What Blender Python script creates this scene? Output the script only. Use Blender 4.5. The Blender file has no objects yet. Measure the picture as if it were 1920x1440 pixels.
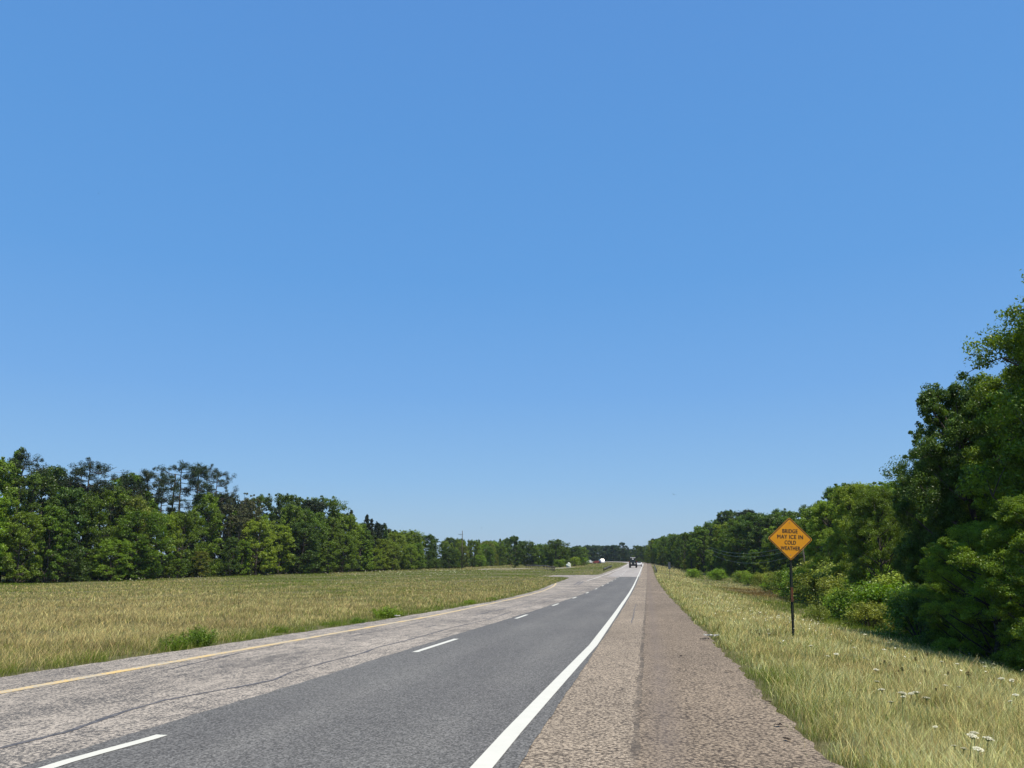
import bpy, bmesh, math, random
import numpy as np
from mathutils import Vector, Matrix

# ------------------------------------------------------------------ camera, sky, sun
sc = bpy.context.scene
EYE = 1.7
cd = bpy.data.cameras.new('camera'); cam = bpy.data.objects.new('camera', cd)
sc.collection.objects.link(cam)
cam.location = (0, 0, EYE)
cam.rotation_euler = (math.radians(90 + 12.966), 0, math.radians(9.74))
cd.sensor_width = 36; cd.lens = 27.04; cd.clip_start = .1; cd.clip_end = 8000
sc.camera = cam
SUN_EL, SUN_AZ = math.radians(64), math.radians(128)      # azimuth clockwise from +Y (the road's direction)
w = bpy.data.worlds.new('World'); sc.world = w; w.use_nodes = True
nt = w.node_tree; bg = nt.nodes['Background']
sky = nt.nodes.new('ShaderNodeTexSky'); sky.sky_type = 'NISHITA'; sky.sun_disc = False
sky.sun_elevation = SUN_EL; sky.sun_rotation = SUN_AZ
sky.altitude = 0; sky.air_density = 1.0; sky.dust_density = .3; sky.ozone_density = 2.5
# clear summer air: the Nishita sky graded by height above the horizon
tc = nt.nodes.new('ShaderNodeTexCoord'); sep = nt.nodes.new('ShaderNodeSeparateXYZ'); rp = nt.nodes.new('ShaderNodeValToRGB')
nt.links.new(tc.outputs['Generated'], sep.inputs[0]); nt.links.new(sep.outputs['Z'], rp.inputs[0])
SKY = [(0, (.33, .50, .68)), (.05, (.285, .485, .72)), (.10, (.23, .46, .77)), (.21, (.16, .395, .79)), (.35, (.115, .35, .765)), (.5, (.103, .325, .74)), (.64, (.098, .30, .715)), (1, (.07, .23, .62))]
e = rp.color_ramp.elements
while len(e) < len(SKY): e.new(.5)
for q, (p_, c_) in zip(e, SKY): q.position = p_; q.color = (*c_, 1)
gain = nt.nodes.new('ShaderNodeMix'); gain.data_type = 'RGBA'; gain.blend_type = 'MULTIPLY'; gain.inputs[0].default_value = 1
nt.links.new(rp.outputs[0], gain.inputs[6]); gain.inputs[7].default_value = (7.1, 7.1, 7.1, 1)
mx = nt.nodes.new('ShaderNodeMix'); mx.data_type = 'RGBA'; mx.inputs[0].default_value = .85
nt.links.new(sky.outputs[0], mx.inputs[6]); nt.links.new(gain.outputs[2], mx.inputs[7]); nt.links.new(mx.outputs[2], bg.inputs[0])
bg.inputs[1].default_value = .12
ld = bpy.data.lights.new('sun', 'SUN'); ld.energy = 4.9; ld.angle = math.radians(.53); ld.color = (1, .92, .77)
sun = bpy.data.objects.new('sun', ld); sc.collection.objects.link(sun)
sd = Vector((math.sin(SUN_AZ) * math.cos(SUN_EL), math.cos(SUN_AZ) * math.cos(SUN_EL), math.sin(SUN_EL)))
sun.rotation_euler = sd.to_track_quat('Z', 'Y').to_euler()
sc.view_settings.view_transform = 'Standard'; sc.view_settings.look = 'None'
sc.view_settings.exposure = .25; sc.view_settings.gamma = 1
sc.cycles.max_bounces = 6; sc.cycles.diffuse_bounces = 2; sc.cycles.transmission_bounces = 3; sc.cycles.volume_bounces = 0
rng = np.random.default_rng(7); random.seed(7)

# ------------------------------------------------------------------ helpers
def link(o, parent=None):
    sc.collection.objects.link(o)
    if parent is not None: o.parent = parent
    return o
def tag(o, label, cat, group=None, kind=None):
    o['label'] = label; o['category'] = cat
    if group: o['group'] = group
    if kind: o['kind'] = kind
    return o
def empty(name, loc=(0, 0, 0), rz=0):
    o = bpy.data.objects.new(name, None); o.location = loc; o.rotation_euler = (0, 0, rz); o.empty_display_size = .2
    return link(o)
def np_obj(name, V, F, mat, parent=None, smooth=False, attrs=None, color=None):
    """V (n,3), F (m,k) -> one mesh object"""
    me = bpy.data.meshes.new(name); V = np.asarray(V, np.float32); F = np.asarray(F, np.int32); k = F.shape[1]
    me.vertices.add(len(V)); me.vertices.foreach_set('co', V.ravel())
    me.loops.add(F.size); me.loops.foreach_set('vertex_index', F.ravel())
    me.polygons.add(len(F)); me.polygons.foreach_set('loop_start', np.arange(0, F.size, k, dtype=np.int32))
    me.polygons.foreach_set('loop_total', np.full(len(F), k, np.int32))
    me.update(calc_edges=True)
    if smooth: me.polygons.foreach_set('use_smooth', np.ones(len(F), bool))
    if attrs is not None:
        a = me.attributes.new('tint', 'FLOAT', 'FACE'); a.data.foreach_set('value', np.asarray(attrs, np.float32))
    if color is not None:
        a = me.attributes.new('albedo', 'FLOAT_COLOR', 'POINT')
        a.data.foreach_set('color', np.c_[color, np.ones(len(color))].astype(np.float32).ravel())
    me.materials.append(mat)
    return link(bpy.data.objects.new(name, me), parent)
class MB:
    def __init__(s): s.bm = bmesh.new()
    def box(s, c, d, rot=None, bev=0):
        r = bmesh.ops.create_cube(s.bm, size=1); vs = r['verts']
        bmesh.ops.scale(s.bm, vec=d, verts=vs)
        if rot is not None: bmesh.ops.rotate(s.bm, cent=(0, 0, 0), matrix=rot, verts=vs)
        bmesh.ops.translate(s.bm, vec=c, verts=vs)
        if bev:
            es = list({e for v in vs for e in v.link_edges})
            bmesh.ops.bevel(s.bm, geom=es, offset=bev, segments=2, affect='EDGES', profile=.5)
        return s
    def cyl(s, a, b, r0, r1=None, n=12):
        a = Vector(a); b = Vector(b); d = b - a; r1 = r0 if r1 is None else r1
        m = Matrix.Translation((a + b) / 2) @ d.to_track_quat('Z', 'Y').to_matrix().to_4x4()
        bmesh.ops.create_cone(s.bm, cap_ends=True, segments=n, radius1=r0, radius2=r1, depth=d.length, matrix=m)
        return s
    def prism(s, pts, axis, a, b):
        """closed outline pts (2D) extruded along axis from a to b"""
        def mk(p, t): return {'x': (t, p[0], p[1]), 'y': (p[0], t, p[1]), 'z': (p[0], p[1], t)}[axis]
        va = [s.bm.verts.new(mk(p, a)) for p in pts]; vb = [s.bm.verts.new(mk(p, b)) for p in pts]
        n = len(pts); s.bm.faces.new(va); s.bm.faces.new(vb[::-1])
        for i in range(n): s.bm.faces.new((va[i], vb[i], vb[(i + 1) % n], va[(i + 1) % n]))
        return s
    def build(s, name, mat, parent=None, smooth=False):
        bmesh.ops.recalc_face_normals(s.bm, faces=s.bm.faces)
        me = bpy.data.meshes.new(name); s.bm.to_mesh(me); s.bm.free(); me.materials.append(mat)
        if smooth:
            for p in me.polygons: p.use_smooth = True
        return link(bpy.data.objects.new(name, me), parent)

# ------------------------------------------------------------------ materials
def N(nt, t, **kw):
    n = nt.nodes.new('ShaderNode' + t)
    for k, v in kw.items(): setattr(n, k, v)
    return n
def mat(name, col=(.5, .5, .5), rough=.7, metal=0, spec=.5):
    m = bpy.data.materials.new(name); m.use_nodes = True; b = m.node_tree.nodes['Principled BSDF']
    b.inputs['Base Color'].default_value = (*col, 1); b.inputs['Roughness'].default_value = rough
    b.inputs['Metallic'].default_value = metal; b.inputs['Specular IOR Level'].default_value = spec
    return m
def noisy(name, c0, c1, scale=8, rough=.7, metal=0, detail=6, lo=.35, hi=.65, bump=0, spec=.4):
    m = mat(name, c0, rough, metal, spec); t = m.node_tree; b = t.nodes['Principled BSDF']
    co = N(t, 'TexCoord'); nz = N(t, 'TexNoise'); nz.inputs['Scale'].default_value = scale; nz.inputs['Detail'].default_value = detail
    r = N(t, 'ValToRGB'); r.color_ramp.elements[0].position = lo; r.color_ramp.elements[1].position = hi
    r.color_ramp.elements[0].color = (*c0, 1); r.color_ramp.elements[1].color = (*c1, 1)
    t.links.new(co.outputs['Object'], nz.inputs['Vector']); t.links.new(nz.outputs[0], r.inputs[0]); t.links.new(r.outputs[0], b.inputs['Base Color'])
    if bump:
        bp = N(t, 'Bump'); bp.inputs['Strength'].default_value = bump; bp.inputs['Distance'].default_value = .01
        t.links.new(nz.outputs[0], bp.inputs['Height']); t.links.new(bp.outputs[0], b.inputs['Normal'])
    return m
class G:
    """tiny node-graph builder"""
    def __init__(s, m): s.m = m; s.t = m.node_tree; s.b = s.t.nodes['Principled BSDF']; s.co = N(s.t, 'TexCoord').outputs['Object']
    def setin(s, sock, v):
        if hasattr(v, 'is_output') or isinstance(v, bpy.types.NodeSocket): s.t.links.new(v, sock)
        elif isinstance(v, tuple): sock.default_value = (*v, 1) if len(v) == 3 and sock.type == 'RGBA' else v
        else: sock.default_value = v
    def noise(s, scale, detail=3, rough=.5, vec=None, stretch=None):
        v = vec or s.co
        if stretch:
            mp = N(s.t, 'Mapping'); mp.inputs['Scale'].default_value = stretch; s.t.links.new(v, mp.inputs[0]); v = mp.outputs[0]
        n = N(s.t, 'TexNoise'); n.inputs['Scale'].default_value = scale; n.inputs['Detail'].default_value = detail
        n.inputs['Roughness'].default_value = rough; s.t.links.new(v, n.inputs['Vector']); return n.outputs[0]
    def voro(s, scale, out='Color', stretch=None):
        v = s.co
        if stretch:
            mp = N(s.t, 'Mapping'); mp.inputs['Scale'].default_value = stretch; s.t.links.new(v, mp.inputs[0]); v = mp.outputs[0]
        n = N(s.t, 'TexVoronoi'); n.inputs['Scale'].default_value = scale; s.t.links.new(v, n.inputs['Vector']); return n.outputs[out]
    def ramp(s, f, stops, interp='LINEAR'):
        r = N(s.t, 'ValToRGB'); e = r.color_ramp.elements; r.color_ramp.interpolation = interp
        while len(e) < len(stops): e.new(.5)
        for q, (p, c) in zip(e, stops):
            q.position = p; q.color = (*c, 1) if isinstance(c, tuple) else (c, c, c, 1)
        s.t.links.new(f, r.inputs[0]); return r.outputs[0]
    def mix(s, f, a, b, mode='MIX'):
        n = N(s.t, 'Mix'); n.data_type = 'RGBA'; n.blend_type = mode
        s.setin(n.inputs[0], f); s.setin(n.inputs[6], a); s.setin(n.inputs[7], b); return n.outputs[2]
    def math(s, op, a, b=0.0):
        n = N(s.t, 'Math'); n.operation = op; s.setin(n.inputs[0], a); s.setin(n.inputs[1], b); return n.outputs[0]
    def xyz(s):
        n = N(s.t, 'SeparateXYZ'); s.t.links.new(s.co, n.inputs[0]); return n.outputs
    def bump(s, h, strength, dist):
        n = N(s.t, 'Bump'); n.inputs['Strength'].default_value = strength; n.inputs['Distance'].default_value = dist
        s.t.links.new(h, n.inputs['Height']); s.t.links.new(n.outputs[0], s.b.inputs['Normal'])
    def color(s, c): s.t.links.new(c, s.b.inputs['Base Color'])

def chip_material(name, stone_a, stone_b, tar, tarmix, streak, patch, fine=16):
    """worn chip seal: pale stones standing in bitumen, patches where the stones are gone"""
    m = mat(name, (.3, .27, .24), .9, 0, .25); g = G(m)
    stones = g.mix(g.voro(45, 'Color'), stone_a, stone_b)
    grit = g.voro(24, 'Distance')
    n1 = g.noise(fine, 5, .75); n2 = g.noise(5, 5, .7, stretch=streak); n3 = g.noise(.55, 4, .6, stretch=streak); n4 = g.noise(fine * 3.2, 2, .7)
    s = g.math('ADD', g.math('MULTIPLY', n1, .45), g.math('MULTIPLY', n2, patch))
    s = g.math('ADD', s, g.math('MULTIPLY', n3, patch * .8)); s = g.math('ADD', s, g.math('MULTIPLY', n4, .75))
    s = g.math('ADD', s, g.math('MULTIPLY', grit, .3)); s = g.math('SUBTRACT', s, .225 + .375 + .9 * patch + .13)
    f = g.ramp(g.math('ADD', g.math('MULTIPLY', s, 2.0), .5), [(tarmix - .16, 0.0), (tarmix + .12, 1.0)])
    c = g.mix(f, stones, tar)
    big = g.ramp(g.noise(.12, 3, .5), [(.35, .88), (.65, 1.08)])
    c = g.mix(1.0, c, big, 'MULTIPLY'); g.color(c)
    g.bump(s, .6, .012)
    return m, g, c
MAT = {}
MAT['chip_left'], g, c = chip_material('worn_pink_chip_seal', (.37, .32, .26), (.55, .475, .385), (.09, .084, .077), .545, (1, .4, 1), .36, 30)
MAT['chip_right'], g, c = chip_material('tan_chip_seal', (.33, .265, .19), (.56, .455, .335), (.072, .057, .043), .545, (1, .3, 1), 0.12, 40)
x, y, z = g.xyz()
# the outer strip is an older darker coat, and there is a dark joint between the two strips
wob = g.math('MULTIPLY', g.math('SUBTRACT', g.noise(.35, 3, .5), .5), .14)
xw = g.math('ADD', x, wob)
outer = g.ramp(g.math('MULTIPLY', g.math('ADD', xw, 1.0), .5), [(.385, 0.0), (.425, 1.0)])
c = g.mix(g.math('MULTIPLY', outer, .7), c, g.mix(1.0, c, (.72, .68, .64), 'MULTIPLY'))
joint = g.math('LESS_THAN', g.math('ABSOLUTE', g.math('ADD', xw, .2)), g.math('MULTIPLY', g.noise(2.5, 4, .8), .085))
c = g.mix(g.math('MULTIPLY', joint, g.ramp(g.noise(1.1, 4, .7), [(.38, .15), (.6, .8)])), c, (.08, .066, .052))
trk = g.ramp(g.math('ABSOLUTE', g.math('SUBTRACT', xw, .12)), [(0.0, 1.0), (.3, 0.0)])
c = g.mix(g.math('MULTIPLY', trk, g.math('MULTIPLY', g.noise(.7, 4, .7), .8)), c, (.16, .13, .11))
g.color(c)
m = mat('dark_asphalt', (.1, .1, .105), .85, 0, .3); g = G(m)
a = g.ramp(g.math('ADD', g.math('MULTIPLY', g.voro(55, 'Color'), .6), g.math('MULTIPLY', g.noise(70, 4, .8), .5)), [(.28, (.042, .040, .036)), (.52, (.102, .098, .089)), (.8, (.22, .212, .195))])
x, y, z = g.xyz()
def band(cx, wd):
    return g.ramp(g.math('ABSOLUTE', g.math('ADD', x, cx)), [(0.0, 1.0), (wd, 0.0)])
wheel = g.math('MAXIMUM', band(2.35, .55), band(4.15, .55))
a = g.mix(g.math('MULTIPLY', wheel, g.math('ADD', g.noise(.3, 3, .5), -.1)), a, g.mix(1.0, a, (1.32, 1.31, 1.29), 'MULTIPLY'))
a = g.mix(1.0, a, g.ramp(g.noise(.5, 4, .6, stretch=(1, .25, 1)), [(.3, (.86, .85, .86)), (.7, (1.1, 1.1, 1.09))]), 'MULTIPLY')
g.color(a); g.bump(g.noise(90, 3, .8), .5, .006); MAT['asphalt'] = m
m = mat('pale_worn_pavement', (.3, .28, .25), .9, 0, .25); g = G(m)
g.color(g.mix(1.0, g.ramp(g.noise(9, 5, .7), [(.3, (.24, .22, .2)), (.7, (.42, .38, .34))]), g.ramp(g.noise(.3, 4, .6, stretch=(2, .2, 1)), [(.3, .82), (.7, 1.08)]), 'MULTIPLY')); MAT['pale_pave'] = m
def paint(name, col, under, wear, scale=14):
    m = mat(name, col, .6, 0, .3); g = G(m)
    f = g.ramp(g.math('ADD', g.math('MULTIPLY', g.noise(scale, 5, .8), .7), g.math('MULTIPLY', g.noise(1.2, 3, .6), .3)), [(wear - .03, 1.0), (wear + .05, 0.0)])
    c2 = g.mix(g.noise(5, 3), col, tuple(v * .86 for v in col))
    g.color(g.mix(f, c2, under)); return m
MAT['white_paint'] = paint('white_road_paint', (.64, .62, .53), (.3, .3, .29), .3)
MAT['yellow_paint'] = paint('yellow_road_paint', (.74, .50, .165), (.42, .37, .28), .495, 20)
MAT['faded_paint'] = paint('faded_edge_paint', (.66, .62, .54), (.4, .36, .3), .45)
MAT['tar'] = noisy('tar_seal', (.07, .066, .066), (.17, .155, .145), 9, .7, lo=.4, hi=.75)
m = mat('field_soil', (.2, .2, .08), .95, 0, .1); g = G(m)
c = g.mix(g.ramp(g.noise(.05, 4, .6), [(.4, 0.0), (.62, 1.0)]), (.19, .17, .075), (.115, .12, .035))
c = g.mix(g.ramp(g.noise(1.6, 6, .8), [(.3, 0.0), (.7, .75)]), c, (.30, .27, .15))
c = g.mix(g.ramp(g.noise(9, 4, .8), [(.45, 0.0), (.75, .7)]), c, (.05, .055, .02))
g.color(g.mix(1.0, c, (.72, .72, .7), 'MULTIPLY')); g.bump(g.noise(4, 6, .8), .8, .12); MAT['soil'] = m
m = mat('bare_dirt', (.36, .31, .22), .95); MAT['dirt'] = noisy('bare_dirt_track', (.33, .29, .2), (.46, .41, .31), 1.5, .95)

def foliage(name, trans=.32, gloss=.025, vary=.6):
    m = bpy.data.materials.new(name); m.use_nodes = True; t = m.node_tree; t.nodes.clear()
    out = N(t, 'OutputMaterial'); oi = N(t, 'ObjectInfo'); at = N(t, 'Attribute'); at.attribute_name = 'tint'
    r = N(t, 'ValToRGB'); e = r.color_ramp.elements
    e[0].position = 0; e[0].color = (1 - vary, 1 - vary, 1 - vary * .8, 1); e[1].position = 1; e[1].color = (1 + vary * 1.15, 1 + vary, 1 + vary * .3, 1)
    t.links.new(at.outputs['Fac'], r.inputs[0])
    mx = N(t, 'Mix'); mx.data_type = 'RGBA'; mx.blend_type = 'MULTIPLY'; mx.inputs[0].default_value = 1
    t.links.new(oi.outputs['Color'], mx.inputs[6]); t.links.new(r.outputs[0], mx.inputs[7])
    d = N(t, 'BsdfDiffuse'); tr = N(t, 'BsdfTranslucent'); gl = N(t, 'BsdfGlossy'); gl.inputs['Roughness'].default_value = .42
    gl.inputs['Color'].default_value = (.8, .85, .8, 1)
    hsv = N(t, 'HueSaturation'); hsv.inputs['Hue'].default_value = .485; hsv.inputs['Saturation'].default_value = 1.1; hsv.inputs['Value'].default_value = 1.25
    t.links.new(mx.outputs[2], d.inputs[0]); t.links.new(mx.outputs[2], hsv.inputs['Color']); t.links.new(hsv.outputs[0], tr.inputs[0])
    m1 = N(t, 'MixShader'); m1.inputs[0].default_value = trans; t.links.new(d.outputs[0], m1.inputs[1]); t.links.new(tr.outputs[0], m1.inputs[2])
    m2 = N(t, 'MixShader'); m2.inputs[0].default_value = gloss; t.links.new(m1.outputs[0], m2.inputs[1]); t.links.new(gl.outputs[0], m2.inputs[2])
    t.links.new(m2.outputs[0], out.inputs[0]); return m
MAT['leaf'] = foliage('leaves'); MAT['needle'] = foliage('needles', .12, .02, .4)
m = bpy.data.materials.new('grass_blades'); m.use_nodes = True; t = m.node_tree; t.nodes.clear()
out = N(t, 'OutputMaterial'); at = N(t, 'Attribute'); at.attribute_name = 'albedo'
d = N(t, 'BsdfDiffuse'); tr = N(t, 'BsdfTranslucent'); mx = N(t, 'MixShader'); mx.inputs[0].default_value = .3
t.links.new(at.outputs['Color'], d.inputs[0]); t.links.new(at.outputs['Color'], tr.inputs[0])
t.links.new(d.outputs[0], mx.inputs[1]); t.links.new(tr.outputs[0], mx.inputs[2]); t.links.new(mx.outputs[0], out.inputs[0]); MAT['grass'] = m
MAT['bark'] = noisy('grey_bark', (.035, .028, .022), (.10, .085, .068), 6, .95)
MAT['pole'] = noisy('weathered_pole_wood', (.05, .042, .036), (.10, .085, .07), 5, .9)

# ------------------------------------------------------------------ lie of the land (s = distance across the road, camera at 0)
#BEGIN_LAND
PK = [(-200,.3),(-50,.2),(0,0),(8,-.13),(18,-.28),(31,-.55),(43,-.75),(57,-.95),(68,-1.1),(100,-1.33),(142,-1.4),(180,-1.25),(240,-.4),(300,.15),(400,1.0),(500,1.45),(700,1.75),(6000,3)]
LK = [(-200,-.2),(0,-.3),(30,-.7),(100,-1.33),(262,-.7),(400,.2),(500,1.0),(700,1.75),(6000,3)]
_yy = np.arange(-200., 6001.); _k = np.hanning(33); _k /= _k.sum()
def _smooth(K):
    v = np.interp(_yy, *zip(*K)); return np.convolve(np.pad(v, 16, mode='edge'), _k, 'valid')
_P = _smooth(PK); _L = _smooth(LK)
def road_z(Y): return np.interp(Y, _yy, _P)
def field_z(Y): return np.interp(Y, _yy, _L)
def road_x(Y):
    t = np.clip(np.asarray(Y, float) - 345, 0, None); a = np.minimum(t, 330)
    return -(a * a) / 1110 - np.maximum(t - 330, 0) * .594
EDGE_R = [(-60,1.7),(8,1.67),(13,1.57),(23,1.65),(49,1.64),(100,1.5),(141,1.4),(700,1.4)]
EDGE_L = [(-60,-10.9),(12,-10.7),(24,-10.25),(52,-10.1),(80,-11.1),(105,-12.7),(150,-14.6),(156,-17),(158,-20),(172,-20),(174,-16.5),(175.5,-10.8),(257,-8.8),(700,-8.8)]
def edge_r(Y): return np.interp(Y, *zip(*EDGE_R))
def edge_l(Y): return np.interp(Y, *zip(*EDGE_L))
RF = [(0,-.03),(1,-.06),(2.5,-.16),(5.5,-.5),(8.5,-1.0),(13,-1.3),(60,-1.3)]
def _bump(X, Y):
    return (np.sin(X*.31+1)*np.sin(Y*.23+.5)+.6*np.sin(X*.11+Y*.07)+.5*np.sin(X*.9-Y*.5)*.5)
def ground_s(s, Y):
    s = np.asarray(s, float); Y = np.asarray(Y, float); P = road_z(Y); L = edge_l(Y); R = edge_r(Y)
    right = P + np.interp(s - R, *zip(*RF)) + _bump(s, Y) * .09 * np.clip((s - R) / 6, 0, 1)
    wd = np.where(Y < 240, 30, 22); t = np.clip((L - s) / wd, 0, 1); t = t*t*(3-2*t)
    left = P - .03 + (field_z(Y) - P + .03) * t + _bump(s, Y) * .1 * np.clip((L - s) / 8, 0, 1)
    return np.where(s > R, right, np.where(s < L, left, P - .06))
def ground(X, Y): return ground_s(np.asarray(X, float) - road_x(Y), Y)
#END_LAND
ys = np.unique(np.concatenate([np.arange(-60, 60, 1.), np.arange(60, 152, 2.), np.arange(152, 180, .5), np.arange(180, 420, 4.), np.arange(420, 800, 12.), np.geomspace(800, 6000, 14), -np.geomspace(61, 3000, 10)]))
inner = np.concatenate([np.arange(-60, -9, 1.), np.arange(-9, 1.1, 2.), [1.2], np.arange(1.4, 30, .5)])
ss = np.unique(np.concatenate([inner, -np.geomspace(61, 4000, 26), np.geomspace(30, 4000, 30)]))
S, Y = np.meshgrid(ss, ys); V = np.c_[(S + road_x(Y)).ravel(), Y.ravel(), ground_s(S, np.clip(Y, -200, 6000)).ravel()]
n = len(ss); i = np.arange((len(ys) - 1) * n).reshape(len(ys) - 1, n)[:, :-1].ravel()
o = np_obj('ground', V, np.c_[i, i + 1, i + n + 1, i + n], MAT['soil'], smooth=True); o['kind'] = 'structure'

def ragged(v, Y, amp, seed=1):
    return v + amp * (np.sin(Y * 2.1 + seed) * .3 + np.sin(Y * 5.3 + seed * 2) * .3 + np.sin(Y * 11.7 + seed * 3) * .2 + np.sin(Y * .6 + seed) * .4)
def strip(name, y0, y1, xl, xr, dz, m, step=.5, amp=(0, 0), cols=2):
    Y = np.concatenate([np.arange(y0, min(y1, 60), min(step, .12) if max(amp) else step), np.arange(max(y0, 60), y1, max(step, 1.)), [y1]]); Y = np.unique(Y)
    L = xl(Y) if callable(xl) else np.full(len(Y), xl); R = xr(Y) if callable(xr) else np.full(len(Y), xr)
    L = ragged(L, Y, amp[0], 3); R = ragged(R, Y, amp[1], 5)
    t = np.linspace(0, 1, cols)[None, :]; X = L[:, None] * (1 - t) + R[:, None] * t
    V = np.c_[(X + road_x(Y)[:, None]).ravel(), np.repeat(Y, cols), (np.repeat(road_z(Y), cols) + dz)]
    i = np.arange((len(Y) - 1) * cols).reshape(len(Y) - 1, cols)[:, :-1].ravel()
    o = np_obj(name, V, np.c_[i, i + 1, i + cols + 1, i + cols], m); o['kind'] = 'structure'; return o
# two carriageway coats butt at s = -3 under the asphalt
strip('left_lane', -50, 700, lambda Y: edge_l(Y), -3., 0, MAT['chip_left'], amp=(.07, 0))
strip('shoulder', -50, 700, -3., lambda Y: edge_r(Y), 0, MAT['chip_right'], amp=(0, .09))
aL = lambda Y: np.interp(Y, [0, 8, 13, 16, 40, 160], [-5.62, -5.62, -5.5, -5.55, -5.6, -5.85])
aR = lambda Y: np.interp(Y, [0, 9, 21, 60, 160], [-1.2, -1.23, -1.27, -1.46, -1.72])
strip('asphalt_lane', -50, 158, aL, aR, .006, MAT['asphalt'], amp=(.03, .018))
strip('pale_lane', 158.05, 690, -8.2, -1.6, .006, MAT['pale_pave'])
wl = lambda Y: np.interp(Y, [0, 9, 20, 46, 62, 120, 166, 258, 700], [-1.56, -1.54, -1.4, -1.58, -1.66, -1.9, -2.05, -1.85, -1.85])
strip('white_edge_line', -50, 420, lambda Y: wl(Y) - .1, lambda Y: wl(Y) + .1, .011, MAT['white_paint'])
yl = lambda Y: np.interp(Y, [-50, 10.5, 18.4, 32, 61, 78, 95, 105, 112], [-9.4, -9.36, -9.2, -9.1, -9.75, -10.25, -11.3, -12.2, -12.9])
strip('yellow_edge_line', -50, 112, lambda Y: yl(Y) - .11, lambda Y: yl(Y) + .11, .005, MAT['yellow_paint'])
fl = lambda Y: np.interp(Y, [125, 175, 243, 420], [-9.75, -9.5, -7.9, -7.9])
strip('faded_edge_line', 128, 420, lambda Y: fl(Y) - .11, lambda Y: fl(Y) + .11, .011, MAT['faded_paint'])
lane_x = lambda Y: np.interp(Y, [0, 7, 8, 17, 21, 35, 62, 90, 260], [-5.4, -5.36, -5.22, -5.18, -5.16, -5.33, -5.52, -5.6, -5.75])
k = 0
for y0, y1 in [(4.9, 8.15), (17.4, 21.2)] + [(a, a + 3.3) for a in np.arange(31.7, 250, 13.3)]:
    o = strip('lane_dash', y0, y1, lambda Y: lane_x(Y) - .07, lambda Y: lane_x(Y) + .07, .011, MAT['white_paint']); o['group'] = 'white dashes of the lane line'
# tar-sealed cracks in the left lane, one in the shoulder, and skid marks at the crossover
def tar(pts, wd, seed):
    r = np.random.default_rng(seed); P = np.array(pts, float); d = np.r_[0, np.cumsum(np.hypot(*np.diff(P, axis=0).T))]
    t = np.arange(0, d[-1], .08); X = np.interp(t, d, P[:, 0]); Y = np.interp(t, d, P[:, 1]); q = np.convolve(r.normal(0, 1, len(t) + 8), np.ones(9) / 9, 'valid')
    X = X + q * .03; T = np.c_[np.gradient(X), np.gradient(Y)]; T /= np.linalg.norm(T, axis=1)[:, None]
    h = wd * .5 * np.clip(.75 + .8 * np.convolve(r.normal(0, 1, len(t) + 12), np.ones(13) / 13, 'valid'), .25, 1.8) * np.clip(np.minimum(np.arange(len(t)), np.arange(len(t))[::-1]) / 6, .05, 1)
    A = np.c_[X - T[:, 1] * h, Y + T[:, 0] * h]; B = np.c_[X + T[:, 1] * h, Y - T[:, 0] * h]
    V = np.r_[np.c_[A, road_z(A[:, 1]) + .004], np.c_[B, road_z(B[:, 1]) + .004]]; n = len(t); i = np.arange(n - 1)
    return V, np.c_[i + n, i + n + 1, i + 1, i]
Vs, Fs, base = [], [], 0
for q, (pts, wd) in enumerate([
    ([(-6.55, 3), (-6.43, 7.3), (-6.38, 8.2), (-6.5, 8.9), (-6.6, 9.6), (-6.62, 10.3), (-6.36, 11.3), (-6.1, 12.6), (-6.33, 13.6), (-6.3, 15), (-6.25, 17), (-6.4, 18.4), (-6.33, 21.2), (-6.42, 25.9), (-6.26, 30.2), (-6.5, 38)], .085),
    ([(-6.36, 8.1), (-6.06, 8.25), (-5.72, 8.25)], .05), ([(-7.33, 25.4), (-7.28, 27.6)], .06),
    ([(-7.49, 33.7), (-7.41, 45.7), (-7.98, 62.7), (-8.1, 80)], .1), ([(-8.6, 13), (-8.9, 16.5), (-8.95, 19)], .05), ([(-8.3, 21), (-8.2, 26), (-8.35, 30)], .05),
    ([(-.79, 49), (-.74, 40), (-.66, 29.3)], .045), ([(-6.6, 42), (-6.7, 60), (-6.5, 75), (-6.7, 100)], .09),
    ([(-9.6, 104), (-10.4, 123)], .3), ([(-9.1, 105), (-9.95, 124)], .3)]):
    V, F = tar(pts, wd, q); Vs.append(V); Fs.append(F + base); base += len(V)
for yy in (64, 96, 139):                                   # cross cracks of the shoulder
    V, F = tar([(-1.1, yy + .6), (-.2, yy), (.7, yy + .4), (1.35, yy)], .12, int(yy)); Vs.append(V); Fs.append(F + base); base += len(V)
o = np_obj('road_cracks', np.concatenate(Vs), np.concatenate(Fs), MAT['tar']); o['kind'] = 'structure'
# dirt track on the far side of the median
t = np.linspace(0, 1, 30); cx = -24 - t * 26; cy = 262 - t * 30
for A in [0]:
    V = np.r_[np.c_[cx, cy - 2, ground(cx, cy - 2) + .12], np.c_[cx, cy + 3.5, ground(cx, cy + 3.5) + .12]]; i = np.arange(29)
    o = np_obj('dirt_track', V, np.c_[i, i + 30, i + 31, i + 1], MAT['dirt']); o['kind'] = 'structure'

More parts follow.
